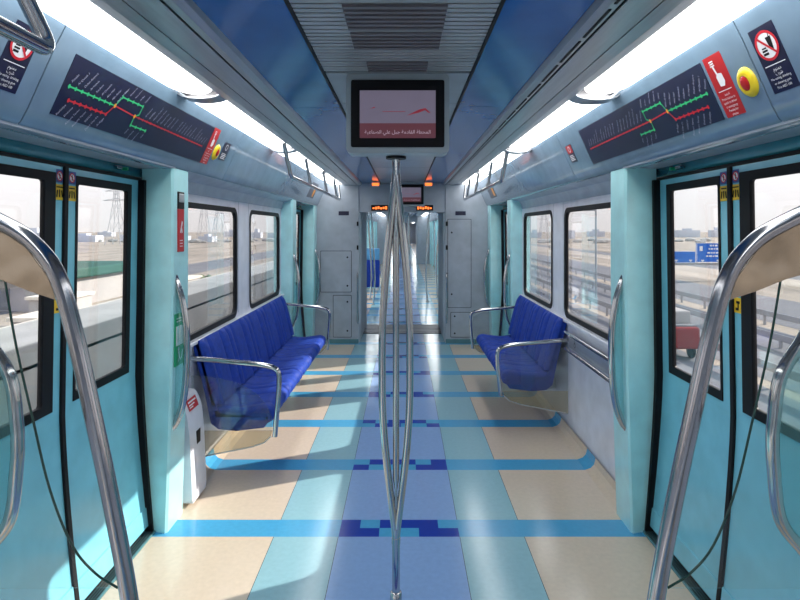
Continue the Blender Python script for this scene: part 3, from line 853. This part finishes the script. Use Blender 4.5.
for s, sd in ((-1, 'left'), (1, 'right')):
    grab(s, 5.98, 'far bowed grab rail on the %s, on the pillar behind the bench' % sd, z0=.5, z1=1.32)
    grab(s, 7.45, 'farthest bowed grab rail on the %s, beside the end cabinet' % sd, z0=.5, z1=1.32)

# overhead rails
def over_rail(s, ya, yb, brs, label, z=1.93, x=.80, r=.016):
    root = thing('overhead_rail', label, 'handrail', (s*x, (ya+yb)/2, z))
    pts = fillet([(s*(x+.03), ya-.10, 2.168), (s*x, ya, z), (s*x, yb, z), (s*(x+.03), yb+.06, 2.168)], .05, 6)
    tobj('rail_tube', pts, r, 'chrome', root)
    for y in brs: tobj('rail_bracket', fillet([(s*(x+.03), y-.08, 2.168), (s*(x), y, z)], .03), r*.85, 'chrome', root)
over_rail(-1, 4.08, 7.2, (4.95, 6.0, 6.9), 'overhead steel rail on the far left under the light strips')
over_rail(1, 4.45, 7.2, (5.2, 6.1, 6.9), 'overhead steel rail on the far right under the light strips')
root = thing('overhead_rail', 'thick overhead steel rail corner at the top left photo corner', 'handrail', (-.8, .6, 1.97))
tobj('rail_tube', fillet([(-.80, -.9, 1.965), (-.80, 1.31, 1.965), (-.845, 1.20, 2.168)], .045, 8), .0185, 'chrome', root, n=18)
tobj('rail_bracket', [(-.80, -.6, 1.965), (-.83, -.65, 2.168)], .016, 'chrome', root)

# ------------------------------------------------------------------ small items
# white bin box on left
root = thing('extinguisher_box', 'white rounded plastic box with red sticker beside the left mint pillar', 'box', (-1.2, 3.2, 0))
pr = sp2([(-1.262, .60), (-1.235, .603), (-1.205, .575), (-1.18, .50), (-1.166, .38), (-1.158, .2), (-1.150, .02)], 6)
bm = bmesh.new()
outl = [(-1.262, .02)] + pr
A = [bm.verts.new((x, 3.11, z)) for x, z in outl]; B = [bm.verts.new((x, 3.335, z)) for x, z in outl]
bm.faces.new(A); bm.faces.new(B[::-1])
for k in range(len(outl)): bm.faces.new((A[k], A[(k+1) % len(outl)], B[(k+1) % len(outl)], B[k]))
bmesh.ops.bevel(bm, geom=[e for e in bm.edges if abs(e.verts[0].co.y-e.verts[1].co.y) < .01], offset=.012, segments=3, affect='EDGES')
smooth_angle(obj('box_cover', bm, 'white_plastic', root), 35)
bm = bmesh.new(); pp = [(-1.2065, .577), (-1.185, .520)]
v = [bm.verts.new(c) for c in ((pp[0][0]+.004, 3.15, pp[0][1]+.002), (pp[0][0]+.004, 3.29, pp[0][1]+.002), (pp[1][0]+.004, 3.29, pp[1][1]), (pp[1][0]+.004, 3.15, pp[1][1]))]; bm.faces.new(v)
st = obj('red_label', bm, 'red', root)
bm = bmesh.new()
for k, (t0, t1) in enumerate(((.2, .35), (.5, .62), (.72, .82))):
    f = lambda t: (pp[0][0]+(pp[1][0]-pp[0][0])*t+.0052, pp[0][1]+(pp[1][1]-pp[0][1])*t+.002)
    a0 = f(t0); a1 = f(t1); bm.faces.new([bm.verts.new(c) for c in ((a0[0], 3.165, a0[1]), (a0[0], 3.275-.03*k, a0[1]), (a1[0], 3.275-.03*k, a1[1]), (a1[0], 3.165, a1[1]))])
obj('label_lettering', bm, 'white_print', st)
obj('black_window', box(-1.168, -1.1625, 3.21, 3.27, .28, .39, bev=.002), 'black', root)

# pillar items
root = thing('emergency_release', 'red emergency door release panel with silver cap on the left mint pillar', 'emergency handle', (-1.16, 2.95, 1.43))
obj('red_panel', box(-1.158, -1.146, 2.905, 2.985, 1.43, 1.655, bev=.003), 'red', root)
obj('cap_frame', box(-1.158, -1.145, 2.905, 2.985, 1.655, 1.745, bev=.003), 'black', root)
obj('silver_cap', box(-1.150, -1.140, 2.915, 2.975, 1.69, 1.735, bev=.004), 'silver', root)
bm = bmesh.new(); bar(bm, (-.01, .10), (.012, .16), .016); bar(bm, (.012, .10), (.0, .14), .010)
m = Matrix(((0, 0, 1, -1.1455), (1, 0, 0, 2.945), (0, 1, 0, 1.43), (0, 0, 0, 1)))
for zz in (.03, .045, .06):
    b2 = bmesh.new(); bar(b2, (-.02, zz), (.02, zz), .004); placed('text_line', b2, 'white_print', root, m)
placed('panel_pictogram', bm, 'white_print', root, m)
root = thing('exit_sign', 'green and white emergency sign low on the left mint pillar', 'sign', (-1.16, 2.93, .85))
obj('sign_board', box(-1.156, -1.1500, 2.875, 2.985, .84, 1.11), 'sign_green', root)
obj('white_window', box(-1.1505, -1.1485, 2.888, 2.972, .945, 1.045), 'white_print', root)
m = Matrix(((0, 0, 1, -1.148), (1, 0, 0, 2.93), (0, 1, 0, .84), (0, 0, 0, 1)))
bm = bmesh.new(); disc(bm, -.015, .085, .009); bar(bm, (-.015, .075), (-.005, .045), .014); bar(bm, (-.005, .045), (-.022, .02), .008); bar(bm, (-.005, .045), (.012, .025), .008); bar(bm, (.02, .03), (.035, .075), .010)

for zz in (.245, .23):
    b2 = bmesh.new(); bar(b2, (-.04, zz), (.035, zz), .007); placed('text_line', b2, 'white_print', root, m)
placed('running_figure', bm, 'white_print', root, m)
# wheelchair lean rail on right wall
root = thing('wheelchair_backrest_rail', 'steel lean rail with wheelchair mark on the right wall before the bench', 'handrail', (1.24, 3.65, .7))
obj('rail_plate', box(1.245, 1.262, 3.10, 4.15, .675, .775, bev=.004), 'silver', root)
for z in (.785, .665): tobj('rail_tube', [(1.225, 3.10, z), (1.225, 4.16, z)], .014, 'chrome', root)
m = Matrix(((0, 0, -1, 1.2435), (-1, 0, 0, 4.0), (0, 1, 0, .725), (0, 0, 0, 1)))
bm = bmesh.new(); ring(bm, 0, -.008, .014, .019); bar(bm, (0, 0), (0, .025), .005); disc(bm, 0, .032, .005); bar(bm, (0, .005), (.014, .005), .004); bar(bm, (.014, .005), (.020, -.016), .004)
placed('wheelchair_mark', bm, 'black', root, m)

# ------------------------------------------------------------------ end cabinets and gangway
def cab_front(s, root, doors, y):
    for (x0, x1, z0, z1) in doors:
        a, b = sorted((x0, x1))
        d = obj('cabinet_door', poly2d(rrect(a, b, z0, z1, .01, 3), [], .008, XZ(y-.004)), 'cabinet', root)
        obj('door_gap', poly2d(rrect(a-.006, b+.006, z0-.006, z1+.006, .012, 3), [rrect(a, b, z0, z1, .01, 3)], .004, XZ(y-.0025)), 'black', d)
        bm = bmesh.new()
        for zz in (z0+(z1-z0)*.15, z0+(z1-z0)*.85): add_tube(bm, [(b-.05 if s < 0 else a+.05, y-.014, zz), (b-.05 if s < 0 else a+.05, y-.004, zz)], .012)
        obj('door_lock', bm, 'black', d)
YE = 7.58
for s, sd in ((-1, 'left'), (1, 'right')):
    root = thing('equipment_cabinet', 'tall grey equipment cabinet at the %s of the gangway opening' % sd, 'cabinet', (s*.9, 7.7, 0), 'grey cabinets flanking the gangway')
    obj('cabinet_body', box(s*.585, s*1.30, YE, 8.05, 0, 2.19, bev=.006), 'cabinet', root)
    obj('cabinet_plinth', box(s*.59, s*1.14, YE-.006, YE+.01, 0, .06), 'sill', root)
    if s < 0: cab_front(s, root, [(-.69, -1.10, .70, 1.25), (-.69, -.93, .09, .65)], YE)
    else: cab_front(s, root, [(.62, .93, .49, 1.68), (.66, .93, .09, .42)], YE)
    obj('name_plate', box(s*.72, s*.86, YE-.004, YE, 1.735, 1.79), 'navy', root)
    tobj('corner_handle', fillet([(s*.60, YE, .95), (s*.60, YE-.05, .93), (s*.60, YE-.05, 0.30), (s*.60, YE, .28)], .03), .012, 'chrome', root)
    bm = bmesh.new()
    for z in (.35, 1.3, 1.62): add_tube(bm, [(s*.60, YE-.03, z-.03), (s*.60, YE-.03, z+.03)], .012)
    obj('hinge', bm, 'black', root)
o = obj('wall_end', poly2d([(-.59, 2.2), (-.59, 1.78), (.59, 1.78), (.59, 2.2)], [], .3, XZ(YE+.17)), 'cabinet'); tag(o, kind='structure')
for s, sd in ((-1, 'left'), (1, 'right')):
    t = thing('indicator_glow', 'orange glowing indicator display above the gangway, %s of the pole' % sd, 'display', (s*.3, 7.55, 1.84))
    obj('display_housing', box(s*.19, s*.42, YE+.0, YE+.02, 1.80, 1.875), 'black', t)
    bm = bmesh.new()
    for k in range(6): add_box(bm, s*(.205+.034*k), s*(.205+.034*k+.024), YE-.004, YE, 1.815+.006*(k % 2), 1.858-.008*(k % 3))
    obj('amber_segments', bm, 'amber', t)
    t = thing('indicator_glow', 'small glowing stand-in for the orange reflection on the far ceiling, %s side' % sd, 'reflection', (s*.33, 7.3, 2.14))  # display's reflection in the blue ceiling, built as a small glowing box
    obj('reflection_block', box(s*.29, s*.40, 7.30, 7.36, 2.10, 2.166, bev=.004), 'tv_body', t)
    obj('reflection_patch', box(s*.30, s*.39, 7.294, 7.30, 2.115, 2.15), 'amber', t)
# gangway tunnel
for s, sd in ((-1, 'left'), (1, 'right')):
    bm = bmesh.new(); N = 12
    add_box(bm, s*.60, s*.66, 8.05, 9.15, 0, 1.85)
    for k in range(N): add_tube(bm, [(s*.60, 8.1+k*.088, 0), (s*.60, 8.1+k*.088, 1.82)], .022, n=8)
    o = obj('wall_%s' % sd, bm, 'cabinet'); tag(o, kind='structure')
o = obj('ceiling', box(-.66, .66, 8.0, 9.2, 1.82, 1.87), 'cabinet'); tag(o, kind='structure')
o = obj('floor', box(-.60, .60, 8.3, 9.05, -.02, .006), 'dark_floor'); tag(o, kind='structure')
bm = bmesh.new()
for k in range(6): add_box(bm, -.6, .6, 8.36+k*.12, 8.38+k*.12, .006, .010)
o = obj('floor', bm, 'silver'); tag(o, kind='structure')

# ------------------------------------------------------------------ second car
O2 = 7.65    # the second car repeats the first, shifted
Y2 = 60.0
f2 = build_floor('floor', 9.05, Y2, phase=9.30)
for s, sd in ((-1, 'left'), (1, 'right')):
    wins = []
    y = 9.9
    for base in (10.9+1.5, 16.9+.0):
        pass
    wall_section(sd, 9.05, 10.3, [], 'wall_'+sd)
    wall_section(sd, 10.3, 15.0, [(11.9, 13.0), (13.4, 14.5)], 'wall_'+sd)
    wall_section(sd, 15.0, 20.0, [(16.2, 17.3), (17.7, 18.8)], 'wall_'+sd)
    wall_section(sd, 20.0, 26.0, [], 'wall_'+sd)
    wall_section(sd, 26.0, Y2, [(28.0+3.2*k, 29.2+3.2*k) for k in range(9)], 'wall_'+sd)
    for k, (a, b) in enumerate(((10.35, 11.55), (14.75, 15.95), (19.1, 20.3), (23.4, 24.6), (29.5, 30.7), (36, 37.2))):
        o = obj('door_%d' % (10+k*2+(s > 0)), box(s*1.235, s*1.262, a, b, .02, 1.8, bev=.004), 'door'); tag(o, kind='structure')
        for y in (a-.08, b+.08):
            o = obj('trim_%d' % tn, box(s*1.16, s*1.262, y-.1, y+.1, 0, 1.86, bev=.015), 'mint'); tn += 1; tag(o, kind='structure')
    pr = [(s*x, z) for x, z in [(1.0, 2.178), (1.035, 2.11), (1.12, 1.92), (1.165, 1.862), (1.27, 1.82)]]
    o = obj('wall_%s' % sd, strip_profile(pr, 9.05, Y2, .004), 'cove'); tag(o, kind='structure')
    o = obj('ceiling', box(s*.545, s*.812, 9.05, Y2, 2.15, 2.16), 'silver'); tag(o, kind='structure')
    o = obj('ceiling', box(s*.29, s*.545, 9.05, Y2, 2.17, 2.18), 'blue_ceil'); tag(o, kind='structure')
    t = thing('ceiling_light', 'distant light strip seen through the gangway, %s side of next car' % sd, 'ceiling light', (s*.9, 15, 2.16))
    for a in range(17): obj('light_diffuser', box(s*.82, s*.995, 9.3+a*2.9, 9.3+a*2.9+2.75, 2.15, 2.17, bev=.008), 'tube', t)
o = obj('ceiling', box(-.29, .29, 9.05, Y2, 2.17, 2.18), 'ceil_plate'); tag(o, kind='structure')
o = obj('wall_far', box(-1.4, 1.4, Y2, Y2+.03, 0, 2.2), 'cabinet'); tag(o, kind='structure')
def blk(name, label, cat, y, s):
    pass
root = thing('transverse_seat', 'distant blue seat back with pale blue upper panel seen through the gangway', 'seat', (-.75, 14.4, 0))
obj('seat_back', box(-.98, -.60, 14.3, 14.42, .06, .76, bev=.03), 'seat', root)
obj('head_panel', box(-.98, -.60, 14.3, 14.42, .76, 1.06, bev=.03), 'head_blue' if 'head_blue' in M else 'f_stripe', root)
obj('seat_cushion', box(-.98, -.60, 14.42, 14.85, .35, .46, bev=.03), 'seat', root)
for i, (x, y, sd) in enumerate(((-.72, 12.3, 'left'), (-.60, 11.4, 'left of centre'), (.52, 11.9, 'right'), (.78, 12.6, 'far right'))):
    t = thing('handrail_pole', 'slim steel pole seen through the gangway, %s in next car' % sd, 'pole', (x, y, 0))
    tobj('pole_tube', spline([(x, y, 0), (x-.03*(-1 if x < 0 else 1), y, .5), (x, y, 1.2), (x*1.1, y, 2.17)], 6), .018, 'chrome', t)
    tobj('floor_flange', [(x, y, 0), (x, y, .02)], .035, 'chrome', t)
t = thing('handrail_pole', 'bright steel pole beyond the gangway just right of the branching pole', 'pole', (.11, 12.0, 0))
tobj('pole_tube', [(.12, 12.0, 0), (.12, 12.0, 2.17)], .02, 'chrome', t); tobj('floor_flange', [(.12, 12.0, 0), (.12, 12.0, .02)], .04, 'chrome', t)
bench2 = [o for o in bpy.data.objects if o.name == 'bench.001'][0]
dup(bench2, (1.0, 13.4, 0), 'distant blue bench on the right side of the next car')
for s, sd in ((-1, 'left'), (1, 'right')):
    t = thing('equipment_cabinet', 'distant grey cabinet at the far end of the next car, %s side' % sd, 'cabinet', (s*.9, 25.4, 0))
    obj('cabinet_body', box(s*.60, s*1.26, 25.0, 26.3, 0, 2.14, bev=.01), 'cabinet', t)
    obj('cabinet_door', box(s*.68, s*1.0, 24.985, 25.0, .3, 1.7, bev=.005), 'cabinet', t)
o = obj('wall_end', box(-.6, .6, 25.2, 25.3, 1.85, 2.15), 'cabinet'); tag(o, kind='structure')
# roof over the train so no light leaks
o = obj('ceiling', box(-1.5, 1.5, CAR_Y0-.05, Y2+.1, 2.23, 2.27), 'dark_floor'); tag(o, kind='structure')
o = obj('floor', box(-1.45, 1.45, 8.0, Y2, -.2, -.03), 'dark_floor'); tag(o, kind='structure')

# ------------------------------------------------------------------ outside
def om(name, col, rough=.9, noise=.06, ns=.3, **k): return mat(name, col, rough, noise=noise, nscale=ns, spec=.1, **k)
M['sand'] = om('sand', (.36, .31, .26), noise=.16, ns=.05, stretch=(4, .6, 1))
M['sand_pale'] = om('sand_pale', (.42, .37, .32), noise=.06, ns=.1)
M['asphalt'] = om('asphalt', (.20, .20, .215), ns=.2)
M['concrete'] = om('concrete', (.78, .72, .62), ns=1.5)
M['concrete_d'] = om('concrete_dark', (.22, .22, .23), ns=1.5)  # plain dark grey, shared by deck, conduit, openings and windows
M['haze_city'] = om('hazy_building', (.58, .60, .66), noise=.05, ns=.1)  # distance haze is put into this pale bluish colour
M['haze_hill'] = om('hazy_trees', (.46, .45, .43), noise=.12, ns=.05)  # greyed base colour carries the haze of distance
M['roof_teal'] = om('teal_roof', (.05, .12, .10))
M['shed'] = om('shed_white', (.45, .43, .42))
M['steel'] = om('galvanised_steel', (.38, .38, .39), .5, metal=.3)
M['sign_blue'] = om('road_sign_blue', (.05, .17, .62))
M['veh_red'] = om('vehicle_red', (.26, .03, .03), .4)
M['pylon_steel'] = om('pylon_steel', (.46, .46, .48))
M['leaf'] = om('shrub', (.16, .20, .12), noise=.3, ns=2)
GZ = -7.0
bm = bmesh.new(); add_box(bm, -900, 900, -300, 1500, GZ-1, GZ)
o = obj('ground', bm, 'sand'); tag(o, kind='structure', label='sandy ground below the elevated track')
# left viaduct parapet and deck
o = obj('parapet', box(-5.1, -4.05, -60, 300, -.9, .30, bev=.02), 'concrete'); tag(o, 'long pale concrete viaduct parapet outside the left windows', 'parapet')
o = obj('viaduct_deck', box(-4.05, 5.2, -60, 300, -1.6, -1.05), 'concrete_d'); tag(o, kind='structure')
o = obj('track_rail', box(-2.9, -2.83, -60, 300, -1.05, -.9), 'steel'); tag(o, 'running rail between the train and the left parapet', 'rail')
o = obj('parapet', box(3.0, 3.35, -60, 300, -1.05, -.36, bev=.02), 'concrete'); tag(o, 'pale low concrete kerb outside the right windows, beside the track', 'parapet')
# cable tray line on left parapet
o = obj('cable_conduit', box(-4.07, -4.05, -60, 300, .02, .06), 'concrete_d'); tag(o, 'dark conduit line along the left parapet face', 'conduit')
# roads, right
def road(x0, x1, m='asphalt', z=GZ+.02, name='road'):
    o = obj(name, box(x0, x1, -200, 900, z-.01, z), m); tag(o, kind='structure')
road(15, 19.5); road(20.5, 31.2); road(33.5, 46); road(58, 66, 'sand_pale'); road(66, 74)
road(-30, -22, 'sand_pale'); road(-52, -40, 'asphalt')
def guardrail(x, label, z=GZ, h=1.3):
    r = thing('guardrail', label, 'guardrail', (x, 60, z))
    obj('rail_beam', box(x-.06, x+.06, -60, 260, z+h-.5, z+h, bev=.05), 'steel', r)
    bm = bmesh.new()
    for k in range(60): add_box(bm, x-.08, x+.08, -50+k*5, -49.8+k*5, z, z+h-.4)
    p = obj('support_posts', bm, 'steel', r)
guardrail(20.0, 'nearest grey guardrail beside the road outside the right doors')
guardrail(32.3, 'farther grey guardrail across the road outside the right doors')
guardrail(27.0, 'low middle guardrail between carriageways outside the right windows', h=1.0)
# sign gantry
gx, gy = 47, 93
r = thing('road_sign', 'blue highway direction sign with white lettering outside the right doors', 'road sign', (gx, gy, GZ))
obj('sign_panel', box(48.6, 54.0, gy, gy+.2, -4.0, -.75), 'sign_blue', r)
obj('sign_panel', box(44.5, 48.4, gy, gy+.2, -4.0, -2.2), 'sign_blue', r)
bm = bmesh.new()
for z, a, b in ((-1.2, 50.8, 53.2), (-1.75, 50.6, 53.4), (-2.4, 50.4, 53.0), (-2.95, 50.2, 53.6)):
    x = a
    while x < b:
        w = random.uniform(.2, .5); add_box(bm, x, x+w, gy-.06, gy-.02, z-.12, z+.12); x += w+.15
add_box(bm, 49.1, 49.6, gy-.06, gy-.02, -2.1, -1.3)
for x in (45.2, 47.6, 49.6, 52.2): add_box(bm, x-.25, x+.25, gy-.06, gy-.02, -3.75, -3.55); add_box(bm, x-.1, x+.1, gy-.06, gy-.02, -3.9, -3.7)
for x0, x1, z0, z1 in ((48.6, 54.0, -4.0, -.75),): add_box(bm, x0, x1, gy-.05, gy-.02, z0, z0+.08); add_box(bm, x0, x1, gy-.05, gy-.02, z1-.08, z1); add_box(bm, x0, x0+.08, gy-.05, gy-.02, z0, z1)
obj('sign_lettering', bm, 'white_print', r)
bm = bmesh.new(); add_box(bm, 42, 56, gy+.2, gy+.5, -4.5, -4.1); add_box(bm, 43, 43.4, gy+.2, gy+.5, GZ, -4.1); add_box(bm, 55, 55.4, gy+.2, gy+.5, GZ, -4.1)
obj('gantry_frame', bm, 'steel', r)
# red vehicle near road
r = thing('red_truck', 'red and white truck on the road outside the right door window', 'truck', (19.2, 34, GZ))
vx, vy = 18.0, 36
bm = box(vx-1.1, vx+1.1, vy, vy+7, GZ+.8, GZ+2.2, bev=.15); obj('truck_body', bm, 'veh_red', r)
obj('truck_canopy', box(vx-1.1, vx+1.1, vy+1.2, vy+7, GZ+2.2, GZ+3.1, bev=.12), 'shed', r)
obj('cab_window', box(vx-1.12, vx+1.12, vy+.4, vy+1.1, GZ+1.7, GZ+2.3, bev=.05), 'concrete_d', r)
for dx in (-1, 1):
    for dy in (1.2, 5.6):
        obj('wheel', tube([(vx+dx*1.0, vy+dy, GZ+.45), (vx+dx*1.2, vy+dy, GZ+.45)], .45, n=20), 'black', r)
# lamp posts / masts on the right
for i, (x, y, h) in enumerate(((16.5, 42, 12), (24, 70, 11), (13.5, 60, 12))):
    r = thing('light_mast', ['tall thin mast outside the larger right window', 'distant thin mast outside the small right window', 'thin mast farther along the right side track'][i], 'mast', (x, y, GZ))
    tobj('mast_post', [(x, y, GZ), (x, y, GZ+h)], .12, 'steel', r, n=8); obj('mast_arm', box(x-1.5, x+.1, y-.05, y+.05, GZ+h-.2, GZ+h), 'steel', r)
# skyline both sides
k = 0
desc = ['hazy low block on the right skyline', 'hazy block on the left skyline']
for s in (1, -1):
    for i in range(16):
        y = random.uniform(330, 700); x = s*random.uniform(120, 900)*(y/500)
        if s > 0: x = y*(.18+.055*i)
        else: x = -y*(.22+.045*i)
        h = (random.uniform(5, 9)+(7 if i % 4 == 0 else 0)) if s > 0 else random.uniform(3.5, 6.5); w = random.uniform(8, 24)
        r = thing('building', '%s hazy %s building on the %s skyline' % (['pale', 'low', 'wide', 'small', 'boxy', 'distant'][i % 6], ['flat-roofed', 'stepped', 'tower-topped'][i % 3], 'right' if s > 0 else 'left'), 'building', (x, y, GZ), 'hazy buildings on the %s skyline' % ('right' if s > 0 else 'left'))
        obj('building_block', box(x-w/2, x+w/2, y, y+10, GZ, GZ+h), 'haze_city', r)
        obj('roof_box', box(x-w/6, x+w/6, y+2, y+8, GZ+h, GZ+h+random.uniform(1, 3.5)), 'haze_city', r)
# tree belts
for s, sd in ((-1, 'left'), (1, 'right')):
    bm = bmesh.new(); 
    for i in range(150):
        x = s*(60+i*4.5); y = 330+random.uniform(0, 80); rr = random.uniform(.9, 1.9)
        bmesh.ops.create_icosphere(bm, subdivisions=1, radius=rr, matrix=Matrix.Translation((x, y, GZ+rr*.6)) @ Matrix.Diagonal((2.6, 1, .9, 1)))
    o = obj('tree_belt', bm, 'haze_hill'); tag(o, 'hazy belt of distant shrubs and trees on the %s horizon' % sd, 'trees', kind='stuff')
# left: teal-roofed shed and white tanks
r = thing('depot_shed', 'long white shed with teal roof outside the left door window', 'shed', (-48, 60, GZ))
obj('shed_wall', box(-75, -36, 58, 74, GZ, GZ+3.2), 'shed', r)
bm = bmesh.new(); add_box(bm, -76, -35, 57, 75, GZ+3.2, GZ+4.3, bev=.2); obj('shed_roof', bm, 'roof_teal', r)
bm = bmesh.new()
for x in range(-73, -37, 5): add_box(bm, x, x+2.2, 57.9, 58, GZ+.2, GZ+2.4)
obj('shed_openings', bm, 'concrete_d', r)
for i, (x, y, w, h) in enumerate(((-24, 36, 2.5, 2.6), (-30, 47, 3, 2.6), (-36, 78, 5, 3.5), (-28, 66, 4, 2.4))):
    r = thing('site_cabin', ['white site cabin nearest the track outside the left door', 'second white site cabin on the left sand', 'grey cabin near the teal-roofed shed', 'small pale cabin on the far left sand'][i], 'cabin', (x, y, GZ))
    obj('cabin_body', box(x-w/2, x+w/2, y, y+w*1.4, GZ, GZ+h, bev=.05), 'shed', r); obj('cabin_roof', box(x-w/2-.2, x+w/2+.2, y-.2, y+w*1.4+.2, GZ+h, GZ+h+.25), 'concrete', r)
    obj('cabin_window', box(x-w/5, x+w/5, y-.03, y+.02, GZ+h*.45, GZ+h*.8), 'concrete_d', r)
# left mid-ground shrubs
for i in range(14):
    x = -random.uniform(14, 40); y = random.uniform(30, 110); bm = bmesh.new()
    for k in range(7):
        rr = random.uniform(.3, .7)
        bmesh.ops.create_icosphere(bm, subdivisions=1, radius=rr, matrix=Matrix.Translation((x+random.uniform(-.8, .8), y+random.uniform(-.8, .8), GZ+rr*.7)))
    o = obj('desert_shrub', bm, 'leaf'); tag(o, 'low dusty desert shrub on the sand outside the left windows', 'shrub', 'desert shrubs on the left sand')
# pylon
def pylon(x, y, h, label):
    r = thing('electricity_pylon', label, 'pylon', (x, y, GZ)); bm = bmesh.new()
    lev = [(0, 4.2), (.35, 2.4), (.62, 1.3), (.8, .9), (1, .25)]
    for (t0, w0), (t1, w1) in zip(lev[:-1], lev[1:]):
        z0, z1 = GZ+h*t0, GZ+h*t1
        cs = [(-1, -1), (1, -1), (1, 1), (-1, 1)]
        for a, b in zip(cs, cs[1:]+cs[:1]):
            add_tube(bm, [(x+a[0]*w0, y+a[1]*w0, z0), (x+a[0]*w1, y+a[1]*w1, z1)], .16, n=5)
            add_tube(bm, [(x+a[0]*w0, y+a[1]*w0, z0), (x+b[0]*w1, y+b[1]*w1, z1)], .09, n=4)
            add_tube(bm, [(x+b[0]*w0, y+b[1]*w0, z0), (x+a[0]*w1, y+a[1]*w1, z1)], .09, n=4)
    obj('lattice_tower', bm, 'pylon_steel', r)
    bm = bmesh.new()
    for t, w in ((.66, 7), (.8, 6), (.92, 4.5)):
        add_tube(bm, [(x-w, y, GZ+h*t), (x, y, GZ+h*t+1.2), (x+w, y, GZ+h*t)], .18, n=5); add_tube(bm, [(x-w, y, GZ+h*t), (x+w, y, GZ+h*t)], .14, n=5)
    obj('cross_arms', bm, 'pylon_steel', r)
pylon(-154, 300, 36, 'tall lattice electricity pylon outside the left door window')
pylon(-112, 340, 36, 'lattice electricity pylon outside the first left side window')
pylon(-150, 420, 44, 'distant lattice pylon on the left horizon')
pylon(130, 520, 44, 'distant lattice pylon on the right horizon')

# ------------------------------------------------------------------ lights, world, camera
sun = bpy.data.lights.new('sun', 'SUN'); sun.energy = 6.0; sun.angle = .009; sun.color = (1, .93, .82)
so = bpy.data.objects.new('sun', sun); C.objects.link(so)
so.rotation_euler = Vector((1, .45, .557)).to_track_quat('Z', 'Y').to_euler()
w = bpy.data.worlds.new('World'); bpy.context.scene.world = w; w.use_nodes = True
nt = w.node_tree; bg = nt.nodes['Background']
tc = nt.nodes.new('ShaderNodeTexCoord'); sx = nt.nodes.new('ShaderNodeSeparateXYZ'); rp = nt.nodes.new('ShaderNodeValToRGB')
nt.links.new(tc.outputs['Generated'], sx.inputs[0]); nt.links.new(sx.outputs['Z'], rp.inputs['Fac']); nt.links.new(rp.outputs['Color'], bg.inputs['Color'])
e = rp.color_ramp.elements; e[0].position = 0.0; e[0].color = (.72, .69, .67, 1); e[1].position = .5; e[1].color = (.72, .80, .92, 1)
x = rp.color_ramp.elements.new(.12); x.color = (.86, .85, .86, 1)
bg.inputs['Strength'].default_value = 1.25

cam = bpy.data.cameras.new('camera'); co = bpy.data.objects.new('camera', cam); C.objects.link(co)
co.location = (CX, 0, H); co.rotation_euler = (math.radians(90), 0, 0)
cam.sensor_width = 36; cam.lens = 560/800*36
cam.shift_x = -4/800; cam.shift_y = -71/800; cam.clip_start = .02; cam.clip_end = 3000
bpy.context.scene.camera = co
sc = bpy.context.scene
sc.view_settings.view_transform = 'Standard'; sc.view_settings.look = 'None'; sc.view_settings.exposure = 0.62
sc.cycles.max_bounces = 10; sc.cycles.diffuse_bounces = 5; sc.cycles.glossy_bounces = 5; sc.cycles.transparent_max_bounces = 16
